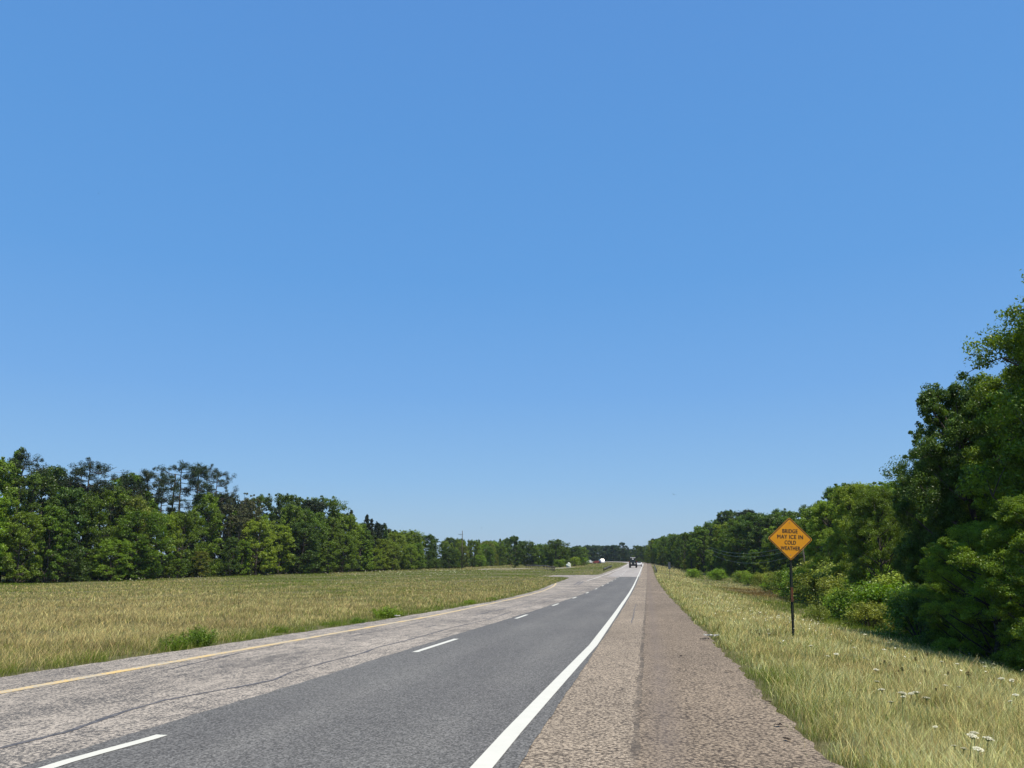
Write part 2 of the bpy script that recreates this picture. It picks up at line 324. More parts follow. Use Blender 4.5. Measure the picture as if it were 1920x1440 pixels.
# ------------------------------------------------------------------ grass
def fbm(X, Y, sc_, seed):
    r = np.random.default_rng(seed); v = 0
    for k in range(7):
        a = r.uniform(0, 6.28); f = sc_ * (1.5 ** k) * r.uniform(.8, 1.2)
        v = v + np.sin((X * np.cos(a) + Y * np.sin(a)) * f + r.uniform(0, 6.28)) / (1.25 ** k)
    return v / 3.2
def grass(name, n, side, r0, r1, label, seed, want):
    r = np.random.default_rng(seed)
    R = np.exp(r.uniform(math.log(r0), math.log(r1), n)); A = r.uniform(*side, n)
    X = R * np.sin(A); Y = R * np.cos(A); s = X - road_x(Y)
    q_ = r.normal(0, .05, n) - .04 * (r.random(n) < .25) * r.random(n) * 4; er, el = ragged(edge_r(Y), Y, .17, 5) + .02 + q_, ragged(edge_l(Y), Y, .17, 3) - .02 - q_
    out = np.where(s > 0, s - er, el - s)
    right = s > 0
    keep = (out > 0) & (Y > -3) & (right == want)
    keep &= ~(~right & (Y > 170) & (out < 1.0) & (r.random(n) < .5))
    keep &= r.random(n) < np.clip(.25 + out * 2.2, 0, 1)
    keep &= ~((~right) & (Y > 156) & (Y < 174.5) & (s > -22))
    keep &= r.random(n) < np.clip(.66 + .7 * fbm(X, Y, 1.6, 12) + .6 * fbm(X, Y, 5., 13), .1, 1)
    X, Y, R, out, right, s = (q[keep] for q in (X, Y, R, out, right, s)); n = len(X)
    patch = .7 * fbm(X, Y, .16, 3) + .35 * fbm(X, Y, .9, 4) + np.where(right, .15, 1.1) * fbm(X, Y * .3, .07, 8)
    edge = np.exp(-out / np.where(right, .3, .9))
    green = np.clip(np.where(right, .2, .27) + .6 * patch + .75 * edge, 0, 1)
    green = np.where(right, green, np.clip(green + .06 + .42 * np.clip((R - 45) / 40, 0, 1), 0, 1))
    lush = np.exp(-(((X - 14) / 5.5) ** 2 + ((Y - 62) / 26) ** 2)) * right            # greener ditch
    shore = np.clip((s - 7.8) / 3, 0, 1) * right
    green = np.clip(green + .8 * lush + .45 * shore, 0, 1)
    brown = np.exp(-(((X - 14.8) / 3.6) ** 4 + ((Y - 114) / 22) ** 4)) * right
    h = r.uniform(.12, .38, n) * np.where(right, .74, .62 + .25 * edge) * (1 - .45 * edge) * np.clip(1 + .35 * fbm(X, Y, .5, 9) + .32 * fbm(X, Y, 2.4, 10), .35, 1.9)
    h *= np.where(r.random(n) < .06, 1.35, 1)
    g_ = r.random(n) < green
    straw = (np.where(right, 1.32, 1.0) * (1 + .3 * fbm(X, Y, .8, 15) + .2 * fbm(X, Y, 4., 16)))[:, None] * np.where(right[:, None], np.array([[.68, .55, .215]]), np.array([[.62, .505, .21]])) * r.uniform(.3, 1.35, (n, 1)) * np.array([1, 1, 1]) + r.normal(0, .012, (n, 3))
    gr = np.array([.17, .235, .03]) * r.uniform(.4, 1.5, (n, 1)) + r.normal(0, .008, (n, 3))
    pink = (r.random(n) < .12) & ~g_; straw[pink] = straw[pink] * [.92, .78, .82]
    col = np.where(g_[:, None], gr, straw)
    col = col * (1 - .88 * brown[:, None]) + np.array([.17, .085, .03]) * .88 * brown[:, None]
    col = np.clip(col, .015, .8)
    wdt = np.maximum(.0028, R * .00027) * r.uniform(.6, 1.5, n)
    z = ground_s(s, Y) - .03
    az = r.uniform(0, 6.283, n); lean = r.uniform(.05, .9, n) * h
    dx = np.cos(az) * lean + .10 * h; dy = np.sin(az) * lean
    fa = np.arctan2(X, Y) + r.normal(0, .7, n); wx = np.cos(fa) * wdt * .5; wy = -np.sin(fa) * wdt * .5
    B = np.c_[X, Y, z]; W = np.c_[wx, wy, np.zeros(n)]
    M = B + np.c_[dx * .32, dy * .32, h * .55]; T = B + np.c_[dx, dy, h]
    head = np.where(g_, .5, r.uniform(.7, 1.5, n))[:, None]                            # seed heads stay wide at the top
    V = np.stack([B - W, B + W, M + W * head, M - W * head, T + W * .3, T - W * .3], 1).reshape(-1, 3)
    low = col * .3 + np.array([.062, .072, .02]) * .7  # blade feet greener, with shade of the gaps darkened into their colour
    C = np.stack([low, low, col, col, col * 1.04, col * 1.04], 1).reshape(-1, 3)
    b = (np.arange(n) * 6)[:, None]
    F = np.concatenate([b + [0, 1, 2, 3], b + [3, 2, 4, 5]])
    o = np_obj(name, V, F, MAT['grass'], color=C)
    return tag(o, label, 'grass', kind='stuff')
grass('grass', 1400000, (math.radians(-7), math.radians(48)), 5.2, 290, 'tall straw coloured grass on the right verge running down to the trees', 1, True)
grass('grass', 1600000, (math.radians(-66), math.radians(-1)), 10.5, 420, 'tall olive and straw grass of the wide median left of the road', 2, False)

# ------------------------------------------------------------------ trees
def tubes(paths, n=6):
    Vs, Fs, base = [], [], 0
    for P, R in paths:
        P = np.array(P, float); R = np.array(R, float); k = len(P)
        T = np.gradient(P, axis=0); T /= np.linalg.norm(T, axis=1)[:, None] + 1e-9
        up = np.where(np.abs(T[:, 2:3]) > .9, [[1., 0, 0]], [[0, 0, 1.]]); A = np.cross(T, up); A /= np.linalg.norm(A, axis=1)[:, None]; Bv = np.cross(T, A)
        a = np.linspace(0, 2 * np.pi, n, endpoint=False)
        ring = P[:, None] + R[:, None, None] * (A[:, None] * np.cos(a)[None, :, None] + Bv[:, None] * np.sin(a)[None, :, None])
        Vs.append(ring.reshape(-1, 3)); i = (np.arange(k - 1)[:, None] * n + np.arange(n)[None]); j = (np.arange(k - 1)[:, None] * n + (np.arange(n)[None] + 1) % n)
        Fs.append(np.stack([i, j, j + n, i + n], -1).reshape(-1, 4) + base); base += k * n
    return np.concatenate(Vs), np.concatenate(Fs)
def leaf_cloud(r, C, Rad, per, size, squash=.75, aspect=.55, droop=.0, outc=None):
    """leaves round the twig ends C: (V, F, tint)"""
    n = len(C) * per; C2 = np.repeat(C, per, 0); Rd = np.repeat(Rad, per)
    d = r.normal(0, 1, (n, 3)); d /= np.linalg.norm(d, axis=1)[:, None]
    rad = Rd * (r.random(n) ** .45)
    P = C2 + d * rad[:, None] * np.array([1, 1, squash]); P[:, 2] -= droop * rad
    nn = d * .55 + r.normal(0, .6, (n, 3)) + [0, 0, .3]; nn /= np.linalg.norm(nn, axis=1)[:, None]
    tt = np.cross(nn, r.normal(0, 1, (n, 3))); tt /= np.linalg.norm(tt, axis=1)[:, None]; bb = np.cross(nn, tt)
    s = size * r.uniform(.6, 1.35, n)[:, None]
    a = P - tt * s * .5; c = P + tt * s * .5; b = P + bb * s * .5 * aspect + nn * s * .06; e = P - bb * s * .5 * aspect + nn * s * .06
    V = np.stack([a, b, c, e], 1).reshape(-1, 3); F = np.arange(n * 4).reshape(-1, 4)
    cl = np.repeat(r.normal(0, .16, len(C)), per)
    return V, F, np.clip(.5 + cl + r.normal(0, .2, n), 0, 1)
def broadleaf(seed, H=12., Rc=3.4, base=.06, lobes=34, per=30, size=.3, subs=14, peak=.55, loose=1., lobe=.24):
    r = np.random.default_rng(seed); trunk = []
    tw = np.cumsum(r.normal(0, .12, (9, 2)), 0); hz = np.linspace(0, .86 * H, 9)
    tp = np.c_[tw - tw[0], hz]; trunk.append((tp, np.linspace(.022 * H * .75, .004 * H, 9)))
    C, Rd = [], []
    ang0 = r.uniform(0, 6.28, 3)
    for k in range(lobes):
        t = base + (1 - base) * ((k + r.random()) / lobes) ** .9
        if k == lobes - 1: t = .93
        env = Rc * (1 - ((t - peak) / (1 - peak if t > peak else peak + .25)) ** 2) ** .6 if abs(t - peak) < (1 - peak if t > peak else peak + .25) else .1
        a = k * 2.39996 + r.normal(0, .5)
        env *= 1 + .22 * math.sin(2 * a + ang0[0]) + .15 * math.sin(3 * a + ang0[1])
        rho = env * r.uniform(.55, .95); lr = lobe * Rc * r.uniform(.7, 1.45) * loose
        c = np.array([math.cos(a) * rho, math.sin(a) * rho, min(t * H, H - lr * .8)])
        j = int(np.clip((c[2] - rho * .55) / (.86 * H) * 8, 0, 7)); s0 = tp[j]
        mid = (s0 + c) / 2 + [0, 0, -.06 * rho]; trunk.append(([s0, mid, c], [.011 * H * .6 * (1 - t * .5), .006 * H * (1 - t * .5), .02]))
        for q in range(subs):
            d = r.normal(0, 1, 3); d[2] = abs(d[2]) * .9 - .15; d /= np.linalg.norm(d)
            C.append(c + d * lr * r.uniform(.45, 1.05) * [1.05, 1.05, 1.15]); Rd.append(lr * r.uniform(.28, .6))
        for q in range(2):
            d = r.normal(0, 1, 3); d /= np.linalg.norm(d); e = c + d * lr * 1.25; trunk.append(([c, (c + e) / 2 + [0, 0, .05], e], [.02, .014, .006]))
            C.append(e); Rd.append(lr * .22)
    C = np.array(C); C[:, 2] = np.clip(C[:, 2], .15, None)
    return tubes(trunk, 6), leaf_cloud(r, C, np.array(Rd), per, size)
def spire(seed, H=12., Rc=2.2, per=22, size=.3):
    r = np.random.default_rng(seed); C, Rd = [], []
    tp = np.c_[np.cumsum(r.normal(0, .04, (8, 2)), 0), np.linspace(0, .97 * H, 8)]; trunk = [(tp, np.linspace(.02 * H * .7, .01, 8))]
    for k in range(60):
        t = .06 + .92 * (k + r.random()) / 60; L = Rc * (1 - t) ** .75 * r.uniform(.65, 1.15) + .15; a = k * 2.4 + r.normal(0, .3)
        e = np.array([math.cos(a) * L, math.sin(a) * L, t * H + L * .15]); s0 = np.array([0, 0, t * H])
        trunk.append(([s0, (s0 + e) / 2, e], [.03, .02, .008]))
        for q in np.linspace(.35, 1, 6): C.append(s0 + (e - s0) * q + r.normal(0, .12, 3)); Rd.append(.22 + .28 * (1 - t))
    return tubes(trunk, 5), leaf_cloud(r, np.array(C), np.array(Rd), per, size)
def pine(seed, H=17., n=20, start=.58, spread=2.9, per=120, lean=0.):
    r = np.random.default_rng(seed); k = 12
    tp = np.c_[np.cumsum(r.normal(0, .07, (k, 2)), 0) + np.linspace(0, lean, k)[:, None] * [1, 0], np.linspace(0, .96 * H, k)]
    trunk = [(tp, np.linspace(.22, .05, k))]; C, Rd = [], []
    for q in range(n):
        t = start + (1 - start) * (q + r.random() * .8) / n; a = q * 2.4 + r.normal(0, .4)
        L = spread * (.4 + .9 * math.sin(math.pi * min(1, (t - start) / (1 - start) * .8 + .15))) * r.uniform(.6, 1.15)
        s0 = np.array([np.interp(t * H, tp[:, 2], tp[:, 0]), np.interp(t * H, tp[:, 2], tp[:, 1]), t * H * .97])
        e = s0 + [math.cos(a) * L, math.sin(a) * L, L * r.uniform(.05, .5)]; m_ = (s0 + e) / 2 + [0, 0, -.12 * L]
        trunk.append(([s0, m_, e], [.06, .045, .02]))
        for u in range(r.integers(3, 6)):
            f = r.uniform(.5, 1.); c = s0 + (e - s0) * f + r.normal(0, .42, 3) * [1, 1, .7]; trunk.append(([m_, c], [.02, .01])); C.append(c); Rd.append(r.uniform(.3, .7))
    for q in range(5): C.append(tp[-1] + r.normal(0, .4, 3)); Rd.append(.5)
    return tubes(trunk, 6), leaf_cloud(r, np.array(C), np.array(Rd), per, .2, .9, .3)
def shrub(seed, H=2., R=1.5, clumps=60, per=60, size=.12):
    r = np.random.default_rng(seed); C, Rd, st = [], [], []
    for k in range(clumps):
        a = r.uniform(0, 6.28); t = r.random() ** .6; rho = R * math.sqrt(r.random()) * (1 - .55 * t * t); c = np.array([math.cos(a) * rho, math.sin(a) * rho, t * H * r.uniform(.8, 1.)])
        C.append(c); Rd.append(R * r.uniform(.14, .3))
        if k % 3 == 0: st.append(([np.array([c[0] * .15, c[1] * .15, 0]), c * [.6, .6, .6], c], [.025, .016, .006]))
    return tubes(st, 4), leaf_cloud(r, np.array(C), np.array(Rd), per, size)
def sparse(seed, H=12.):
    """thin half-bare young tree with upright twigs"""
    r = np.random.default_rng(seed); C, Rd, tr = [], [], []
    for q in range(16):
        a = r.uniform(0, 6.28); e = np.array([math.cos(a) * r.uniform(.4, 2), math.sin(a) * r.uniform(.4, 2), H * r.uniform(.7, 1.)])
        s0 = np.array([e[0] * .15, e[1] * .15, .1 * H * r.random()]); m_ = (s0 + e) / 2 + [e[0] * .15, e[1] * .15, 0]; tr.append(([s0, m_, e], [.07, .045, .012]))
        for f in np.linspace(.45, 1, 8): C.append(m_ + (e - m_) * f + r.normal(0, .25, 3)); Rd.append(r.uniform(.15, .4))
        for f in range(5):
            b = m_ + (e - m_) * r.random(); e2 = b + [*r.normal(0, .45, 2), r.uniform(.5, 1.1)]; tr.append(([b, e2], [.02, .006])); C.append(e2); Rd.append(.2)
    return tubes(tr, 5), leaf_cloud(r, np.array(C), np.array(Rd), 26, .22)
PROTO = {}
def proto(key, parts, H, leafmat='leaf'):
    (tv, tf), (lv, lf, ti) = parts
    def mesh(name, V, F, m, sm, at=None):
        o = np_obj(name, V, F, m, smooth=sm, attrs=at); me = o.data; bpy.data.objects.remove(o); return me
    PROTO[key] = (mesh('trunk', tv, tf, MAT['bark'], True), mesh('crown', lv, lf, MAT[leafmat], False, ti), H)
for q in range(3): proto('near%d' % q, broadleaf(40 + q, 12, [3.5, 3.3, 3.8][q], [.1, .05, .08][q], 70, 130, .095, 20, .48, 1., .2), 12)
for q in range(6): proto('mid%d' % q, broadleaf(60 + q, 12, [3.6, 3.1, 4.2, 3.4, 2.9, 3.8][q], .05, [40, 36, 44, 40, 36, 42][q], 52, .215, 14, [.5, .55, .6, .45, .5, .62][q]), 12)
for q in range(2): proto('spire%d' % q, spire(80 + q), 12)
for q in range(4): proto('pine%d' % q, pine(90 + q, 17, [20, 13, 24, 15][q], [.6, .74, .5, .68][q], [3.0, 2.2, 3.4, 2.5][q], lean=[.3, -.5, .6, .2][q]), 17, 'needle')
for q in range(2): proto('sparse%d' % q, sparse(100 + q), 12)
for q in range(3): proto('shrub%d' % q, shrub(110 + q, 2, 1.6, 90, 60, .1), 2)
def weed(seed):
    r = np.random.default_rng(seed); st, C = [], []
    for k in range(60):
        a = r.uniform(0, 6.28); ro = .75 * math.sqrt(r.random()); h = r.uniform(.45, 1.05) * (1 - .3 * ro); b = np.array([math.cos(a) * ro * .6, math.sin(a) * ro * .6, 0.]); e = np.array([math.cos(a) * ro * 1.15, math.sin(a) * ro * 1.15, h])
        st.append(([b, (b + e) / 2 + [0, 0, .06], e], [.008, .006, .003]))
        for f in np.linspace(.25, 1, 6): C.append(b + (e - b) * f)
    return tubes(st, 4), leaf_cloud(r, np.array(C), np.full(len(C), .13), 18, .09, .9, .28)
proto('weed0', weed(120), 1)
COL = {'mid': (.108, .185, .022), 'light': (.17, .26, .032), 'olive': (.165, .20, .035), 'dark': (.03, .05, .022), 'deep': (.066, .12, .022), 'haze_blue': (.045, .085, .04), 'bright': (.15, .26, .025), 'willow': (.21, .27, .05), 'greyish': (.10, .11, .055)}  # the bluish green puts distance haze into the far wood's leaf colour
_tr = np.random.default_rng(5)
def plant(name, key, X, Y, H, col, label, cat, group=None, wide=1., rz=None, dz=0.):
    tm, cm, H0 = PROTO[key]; e = bpy.data.objects.new(name, None); e.empty_display_size = .5
    e.location = (X, Y, float(ground(X, Y)) - .08 + dz); e.rotation_euler = (0, 0, _tr.uniform(0, 6.28) if rz is None else rz)
    k = H / H0; e.scale = (k * wide, k * wide, k); link(e); tag(e, label, cat, group)
    t_ = link(bpy.data.objects.new('trunk' if 'tree' in name else 'stem', tm), e); c_ = link(bpy.data.objects.new('crown' if 'tree' in name else 'foliage', cm), e)
    v = _tr.uniform(.85, 1.18); b = COL[col]; c_.color = (b[0] * v * _tr.uniform(.92, 1.1), b[1] * v, b[2] * v, 1)
    return e
TL = [('yellow green leafy tree, low front row, at the left edge of the photo', 'tree', True),
 ('light green leafy tree, low front row, at the left edge of the photo', 'tree', True),
 ('light green leafy tree, front row, at the left edge of the photo', 'tree', True),
 ('mid green leafy tree, low front row, under the rounded dark pine', 'tree', True),
 ('dark green leafy tree, front row, at the left edge of the photo', 'tree', True),
 ('dark green leafy tree, middle row, at the left edge of the photo', 'tree', True),
 ('dark green leafy tree, low front row, under the rounded dark pine', 'tree', True),
 ('dark green leafy tree, front row, under the rounded dark pine', 'tree', True),
 ('mid green narrow pointed tree, middle row, at the left edge of the photo', 'tree', True),
 ('light green leafy tree, low front row, just left of the pine group', 'tree', True),
 ('mid green leafy tree, front row, under the rounded dark pine', 'tree', True),
 ('dark green leafy tree, middle row, under the rounded dark pine', 'tree', True),
 ('mid green leafy tree, low front row, just left of the pine group', 'tree', True),
 ('mid green leafy tree, front row, just left of the pine group', 'tree', True),
 ('blackish green leafy tree, middle row, under the rounded dark pine', 'tree', True),
 ('olive green leafy tree, front row, just left of the pine group', 'tree', True),
 ('blackish green leafy tree, middle row, just left of the pine group', 'tree', True),
 ('mid green leafy tree, low front row, below the tall pines', 'tree', True),
 ('light green leafy tree, front row, just left of the pine group', 'tree', True),
 ('mid green leafy tree, middle row, just left of the pine group', 'tree', True),
 ('olive green leafy tree, low front row, below the tall pines', 'tree', True),
 ('mid green leafy tree, front row, below the tall pines', 'tree', True),
 ('dark green leafy tree, low front row, below the tall pines', 'tree', True),
 ('mid green leafy tree, middle row, below the tall pines', 'tree', True),
 ('yellow green leafy tree, low front row, right of the tall pines', 'tree', True),
 ('mid green narrow pointed tree, front row, right of the tall pines', 'tree', True),
 ('dark green leafy tree, middle row, below the tall pines', 'tree', True),
 ('light green leafy tree, low front row, right of the tall pines', 'tree', True),
 ('olive green leafy tree, front row, right of the tall pines', 'tree', True),
 ('blackish green leafy tree, middle row, below the tall pines', 'tree', True),
 ('light green leafy tree, low front row, where the left treeline starts sinking', 'tree', True),
 ('light green leafy tree, front row, right of the tall pines', 'tree', True),
 ('dark green leafy tree, low front row, where the left treeline starts sinking', 'tree', True),
 ('light green narrow pointed tree, front row, where the left treeline starts sinking', 'tree', True),
 ('blackish green leafy tree, middle row, right of the tall pines', 'tree', True),
 ('mid green leafy tree, front row, where the left treeline starts sinking', 'tree', True),
 ('dark green leafy tree, middle row, right of the tall pines', 'tree', True),
 ('mid green leafy tree, low front row, where the left treeline starts sinking', 'tree', True),
 ('blackish green leafy tree, middle row, where the left treeline starts sinking', 'tree', True),
 ('mid green leafy tree, low front row, where the left treeline steps down', 'tree', True),
 ('dark green leafy tree, middle row, where the left treeline starts sinking', 'tree', True),
 ('light green narrow pointed tree, low front row, where the left treeline steps down', 'tree', True),
 ('light green leafy tree, front row, where the left treeline steps down', 'tree', True),
 ('mid green leafy tree, middle row, where the left treeline starts sinking', 'tree', True),
 ('light green leafy tree, low front row, where the left treeline steps down', 'tree', True),
 ('mid green leafy tree, front row, where the left treeline steps down', 'tree', True),
 ('dark green leafy tree, front row, where the left treeline steps down', 'tree', True),
 ('blackish green leafy tree, middle row, where the left treeline steps down', 'tree', True),
 ('dark green narrow pointed tree, front row, where the left treeline steps down', 'tree', True),
 ('dark green leafy tree, middle row, where the left treeline steps down', 'tree', True),
 ('light green leafy tree, low front row, left of the lone utility pole', 'tree', True),
 ('mid green leafy tree, low front row, left of the lone utility pole', 'tree', True),
 ('mid green narrow pointed tree, front row, where the left treeline steps down', 'tree', True),
 ('yellow green narrow pointed tree, low front row, left of the lone utility pole', 'tree', True),
 ('light green leafy tree, front row, left of the lone utility pole', 'tree', True),
 ('dark green leafy tree, low front row, left of the lone utility pole', 'tree', True),
 ('dark green narrow pointed tree, middle row, where the left treeline steps down', 'tree', True),
 ('dark green narrow pointed tree, low front row, left of the lone utility pole', 'tree', True),
 ('dark green leafy tree, front row, left of the lone utility pole', 'tree', True),
 ('blackish green leafy tree, middle row, left of the lone utility pole', 'tree', True),
 ('mid green narrow pointed tree, front row, left of the lone utility pole', 'tree', True),
 ('mid green leafy tree, low front row, right of the lone utility pole', 'tree', True),
 ('dark green leafy tree, middle row, left of the lone utility pole', 'tree', True),
 ('dark green leafy tree, low front row, right of the lone utility pole', 'tree', True),
 ('dark green narrow pointed tree, middle row, left of the lone utility pole', 'tree', True),
 ('olive green leafy tree, low front row, right of the lone utility pole', 'tree', True),
 ('light green narrow pointed tree, front row, left of the lone utility pole', 'tree', True),
 ('dark green narrow pointed tree, low front row, right of the lone utility pole', 'tree', True),
 ('light green leafy tree, front row, right of the lone utility pole', 'tree', True),
 ('yellow green leafy tree, low front row, right of the lone utility pole', 'tree', True),
 ('mid green leafy tree, front row, right of the lone utility pole', 'tree', True),
 ('light green leafy tree, low front row, right of the lone utility pole', 'tree', True),
 ('mid green leafy tree, middle row, right of the lone utility pole', 'tree', True),
 ('yellow green leafy tree, front row, right of the lone utility pole', 'tree', True),
 ('dark green leafy tree, middle row, right of the lone utility pole', 'tree', True),
 ('mid green narrow pointed tree, middle row, right of the lone utility pole', 'tree', True),
 ('olive green leafy tree, front row, right of the lone utility pole', 'tree', True),
 ('dark green narrow pointed tree, middle row, right of the lone utility pole', 'tree', True),
 ('light green narrow pointed tree, low front row, right of the lone utility pole', 'tree', True),
 ('yellow green narrow pointed tree, front row, right of the lone utility pole', 'tree', True),
 ('light green leafy tree, low front row, at the far end of the left treeline', 'tree', True),
 ('blackish green leafy tree, middle row, right of the lone utility pole', 'tree', True),
 ('dark green leafy tree, front row, right of the lone utility pole', 'tree', True),
 ('grey green narrow pointed tree, low front row, at the far end of the left treeline', 'tree', True),
 ('mid green narrow pointed tree, front row, at the far end of the left treeline', 'tree', True),
 ('olive green narrow pointed tree, low front row, at the far end of the left treeline', 'tree', True),
 ('light green narrow pointed tree, low front row, at the far end of the left treeline', 'tree', True),
 ('mid green leafy tree, front row, at the far end of the left treeline', 'tree', True),
 ('dark green leafy tree far off, left of the big rounded oak', 'tree', True),
 ('mid green leafy tree far off, left of the big rounded oak', 'tree', True),
 ('light green leafy tree far off, from the big oak to the parked vehicles', 'tree', True),
 ('mid green leafy tree far off, from the big oak to the parked vehicles', 'tree', True),
 ('dark green leafy tree far off, from the big oak to the parked vehicles', 'tree', True),
 ('big rounded oak standing above the far trees left of the road', 'tree', False),
 ('tallest dark tree at the far end of the left treeline', 'tree', False),
 ('bright green bush left of the parked white vehicles', 'shrub', False),
 ('green bush behind the pale rock in the far field', 'shrub', False),
 ('light green bush under the big rounded oak', 'shrub', False),
 ('broad rounded dark pine rising above the trees near the left edge', 'tree', False),
 ('lower dark pine just left of the broad rounded pine', 'tree', False),
 ('slender leaning pine, leftmost of the pine group on the left', 'tree', False),
 ('short dark pine between the slender pine and the tall ones', 'tree', False),
 ('tallest dark pine with open branches in the left pine group', 'tree', False),
 ('thin trunked pine right beside the tallest pine on the left', 'tree', False),
 ('dense topped pine, rightmost of the pine group on the left', 'tree', False),
 ('low rounded pine top halfway between the two groups of pines', 'tree', False),
 ('dark pine at the very left edge of the photo', 'tree', False),
 ('thin half bare young tree with upright twigs right of the pines', 'tree', False),
 ('sparse grey green tree between the pines and the thin tree', 'tree', False),
 ('dark pointed tree top sticking out where the left treeline steps down', 'tree', True),
 ('dark understory bush under the trees, at the left edge of the photo', 'bush', True),
 ('dark understory bush under the trees, under the rounded dark pine', 'bush', True),
 ('dark understory bush under the trees, just left of the pine group', 'bush', True),
 ('dark understory bush under the trees, below the tall pines', 'bush', True),
 ('dark understory bush under the trees, right of the tall pines', 'bush', True),
 ('dark understory bush under the trees, where the left treeline starts sinking', 'bush', True),
 ('dark understory bush under the trees, where the left treeline steps down', 'bush', True),
 ('dark understory bush under the trees, left of the lone utility pole', 'bush', True),
 ('dark understory bush under the trees, right of the lone utility pole', 'bush', True),
 ('distant green tree tinted bluish for haze in the far wood where the road ends', 'tree', True),
 ('taller single tree rising above the distant wood left of the tractor', 'tree', False),
 ('dark rounded tree behind the tractor', 'tree', False),
 ('dark tree just right of the tractor, at the end of the road', 'tree', False),
 ('light green leafy tree, front row, behind the big right trees', 'tree', True),
 ('mid green leafy tree, front row, behind the big right trees', 'tree', True),
 ('mid green leafy tree, middle row, behind the big right trees', 'tree', True),
 ('light green leafy tree, middle row, behind the big right trees', 'tree', True),
 ('mid green leafy tree, front row, between yellow sign and big trees', 'tree', True),
 ('light green leafy tree, front row, between yellow sign and big trees', 'tree', True),
 ('mid green leafy tree, middle row, between yellow sign and big trees', 'tree', True),
 ('mid green leafy tree, low front row, right behind the yellow sign', 'tree', True),
 ('light green leafy tree, middle row, between yellow sign and big trees', 'tree', True),
 ('dark green leafy tree, front row, right behind the yellow sign', 'tree', True),
 ('dark green leafy tree, low front row, right behind the yellow sign', 'tree', True),
 ('mid green leafy tree, front row, right behind the yellow sign', 'tree', True),
 ('mid green leafy tree, low front row, close left of the yellow sign', 'tree', True),
 ('light green leafy tree, low front row, close left of the yellow sign', 'tree', True),
 ('light green leafy tree, front row, right behind the yellow sign', 'tree', True),
 ('dark green leafy tree, middle row, right behind the yellow sign', 'tree', True),
 ('dark green leafy tree, low front row, close left of the yellow sign', 'tree', True),
 ('dark green leafy tree, front row, close left of the yellow sign', 'tree', True),
 ('mid green leafy tree, middle row, right behind the yellow sign', 'tree', True),
 ('mid green leafy tree, front row, close left of the yellow sign', 'tree', True),
 ('dark green leafy tree, middle row, close left of the yellow sign', 'tree', True),
 ('mid green leafy tree, front row, well left of the yellow sign', 'tree', True),
 ('blackish green leafy tree, middle row, close left of the yellow sign', 'tree', True),
 ('light green leafy tree, low front row, well left of the yellow sign', 'tree', True),
 ('light green leafy tree, front row, well left of the yellow sign', 'tree', True),
 ('mid green leafy tree, middle row, close left of the yellow sign', 'tree', True),
 ('dark green leafy tree, low front row, well left of the yellow sign', 'tree', True),
 ('blackish green leafy tree, middle row, well left of the yellow sign', 'tree', True),
 ('olive green leafy tree, low front row, well left of the yellow sign', 'tree', True),
 ('dark green leafy tree, front row, well left of the yellow sign', 'tree', True),
 ('mid green leafy tree, middle row, well left of the yellow sign', 'tree', True),
 ('dark green leafy tree, low front row, at the far end of the right treeline', 'tree', True),
 ('dark green leafy tree, middle row, well left of the yellow sign', 'tree', True),
 ('light green leafy tree, low front row, at the far end of the right treeline', 'tree', True),
 ('mid green leafy tree, front row, at the far end of the right treeline', 'tree', True),
 ('dark green leafy tree, front row, at the far end of the right treeline', 'tree', True),
 ('mid green leafy tree, low front row, at the far end of the right treeline', 'tree', True),
 ('light green leafy tree, front row, at the far end of the right treeline', 'tree', True),
 ('blackish green leafy tree, middle row, at the far end of the right treeline', 'tree', True),
 ('dark green leafy tree, middle row, at the far end of the right treeline', 'tree', True),
 ('tallest big leafy tree, cut off by the right edge of the photo', 'tree', False),
 ('big tree behind the tallest one at the right edge', 'tree', False),
 ('dark big tree whose crown juts out left against the sky', 'tree', False),
 ('lower leafy tree on the left flank of the dark big tree', 'tree', False),
 ('dark tree filling the gap behind the big dark tree', 'tree', False),
 ('green tree between the two big trees at the right edge', 'tree', False),
 ('light green rounded tree left of the big dark trees', 'tree', False),
 ('mid green tree between the light rounded tree and the dark ones', 'tree', False),
 ('green tree with open top between the sign and the light rounded tree', 'tree', False),
 ('low tree with lit branches at the foot of the big dark trees', 'tree', False),
 ('low leafy tree under the jutting dark crown', 'tree', False),
 ('low spreading young tree under the tallest tree at the right edge', 'tree', False),
 ('half height tree behind the low spreading one at the right edge', 'tree', False),
 ('leafy tree close behind the tallest tree, filling its left flank', 'tree', False),
 ('dark tree deep in the wood behind the big right trees', 'tree', False),
 ('dark tree in the wood behind the left flank of the big trees', 'tree', False),
 ('yellow green bush far along the right treeline', 'shrub', True),
 ('light green bush far along the right treeline', 'shrub', True),
 ('yellow green bush beside the brown patch of ground', 'shrub', True),
 ('yellowish green bush beside the brown patch of ground', 'shrub', True),
 ('yellowish green bush behind the yellow sign', 'shrub', True),
 ('mid green bush behind the yellow sign', 'shrub', True),
 ('yellow green bush right of the sign post', 'shrub', True),
 ('yellowish green bush right of the sign post', 'shrub', True),
 ('olive green bush in the wet ditch on the right', 'shrub', True),
 ('yellow green bush in the wet ditch on the right', 'shrub', True),
 ('yellowish green bush in the wet ditch on the right', 'shrub', True),
 ('yellow green bush at the foot of the big dark trees', 'shrub', True),
 ('yellowish green bush at the foot of the big dark trees', 'shrub', True),
 ('mid green bush at the foot of the big dark trees', 'shrub', True),
 ('mid green bush far along the right treeline', 'shrub', True),
 ('dark green weed bush at the left road edge', 'weed', False),
 ('smaller dark weed bush at the left road edge', 'weed', False),
 ('bright green weed bush at the left road edge near the white scrap', 'weed', False),
 ('small green weed clump in the grass along the left road edge', 'weed', True)]
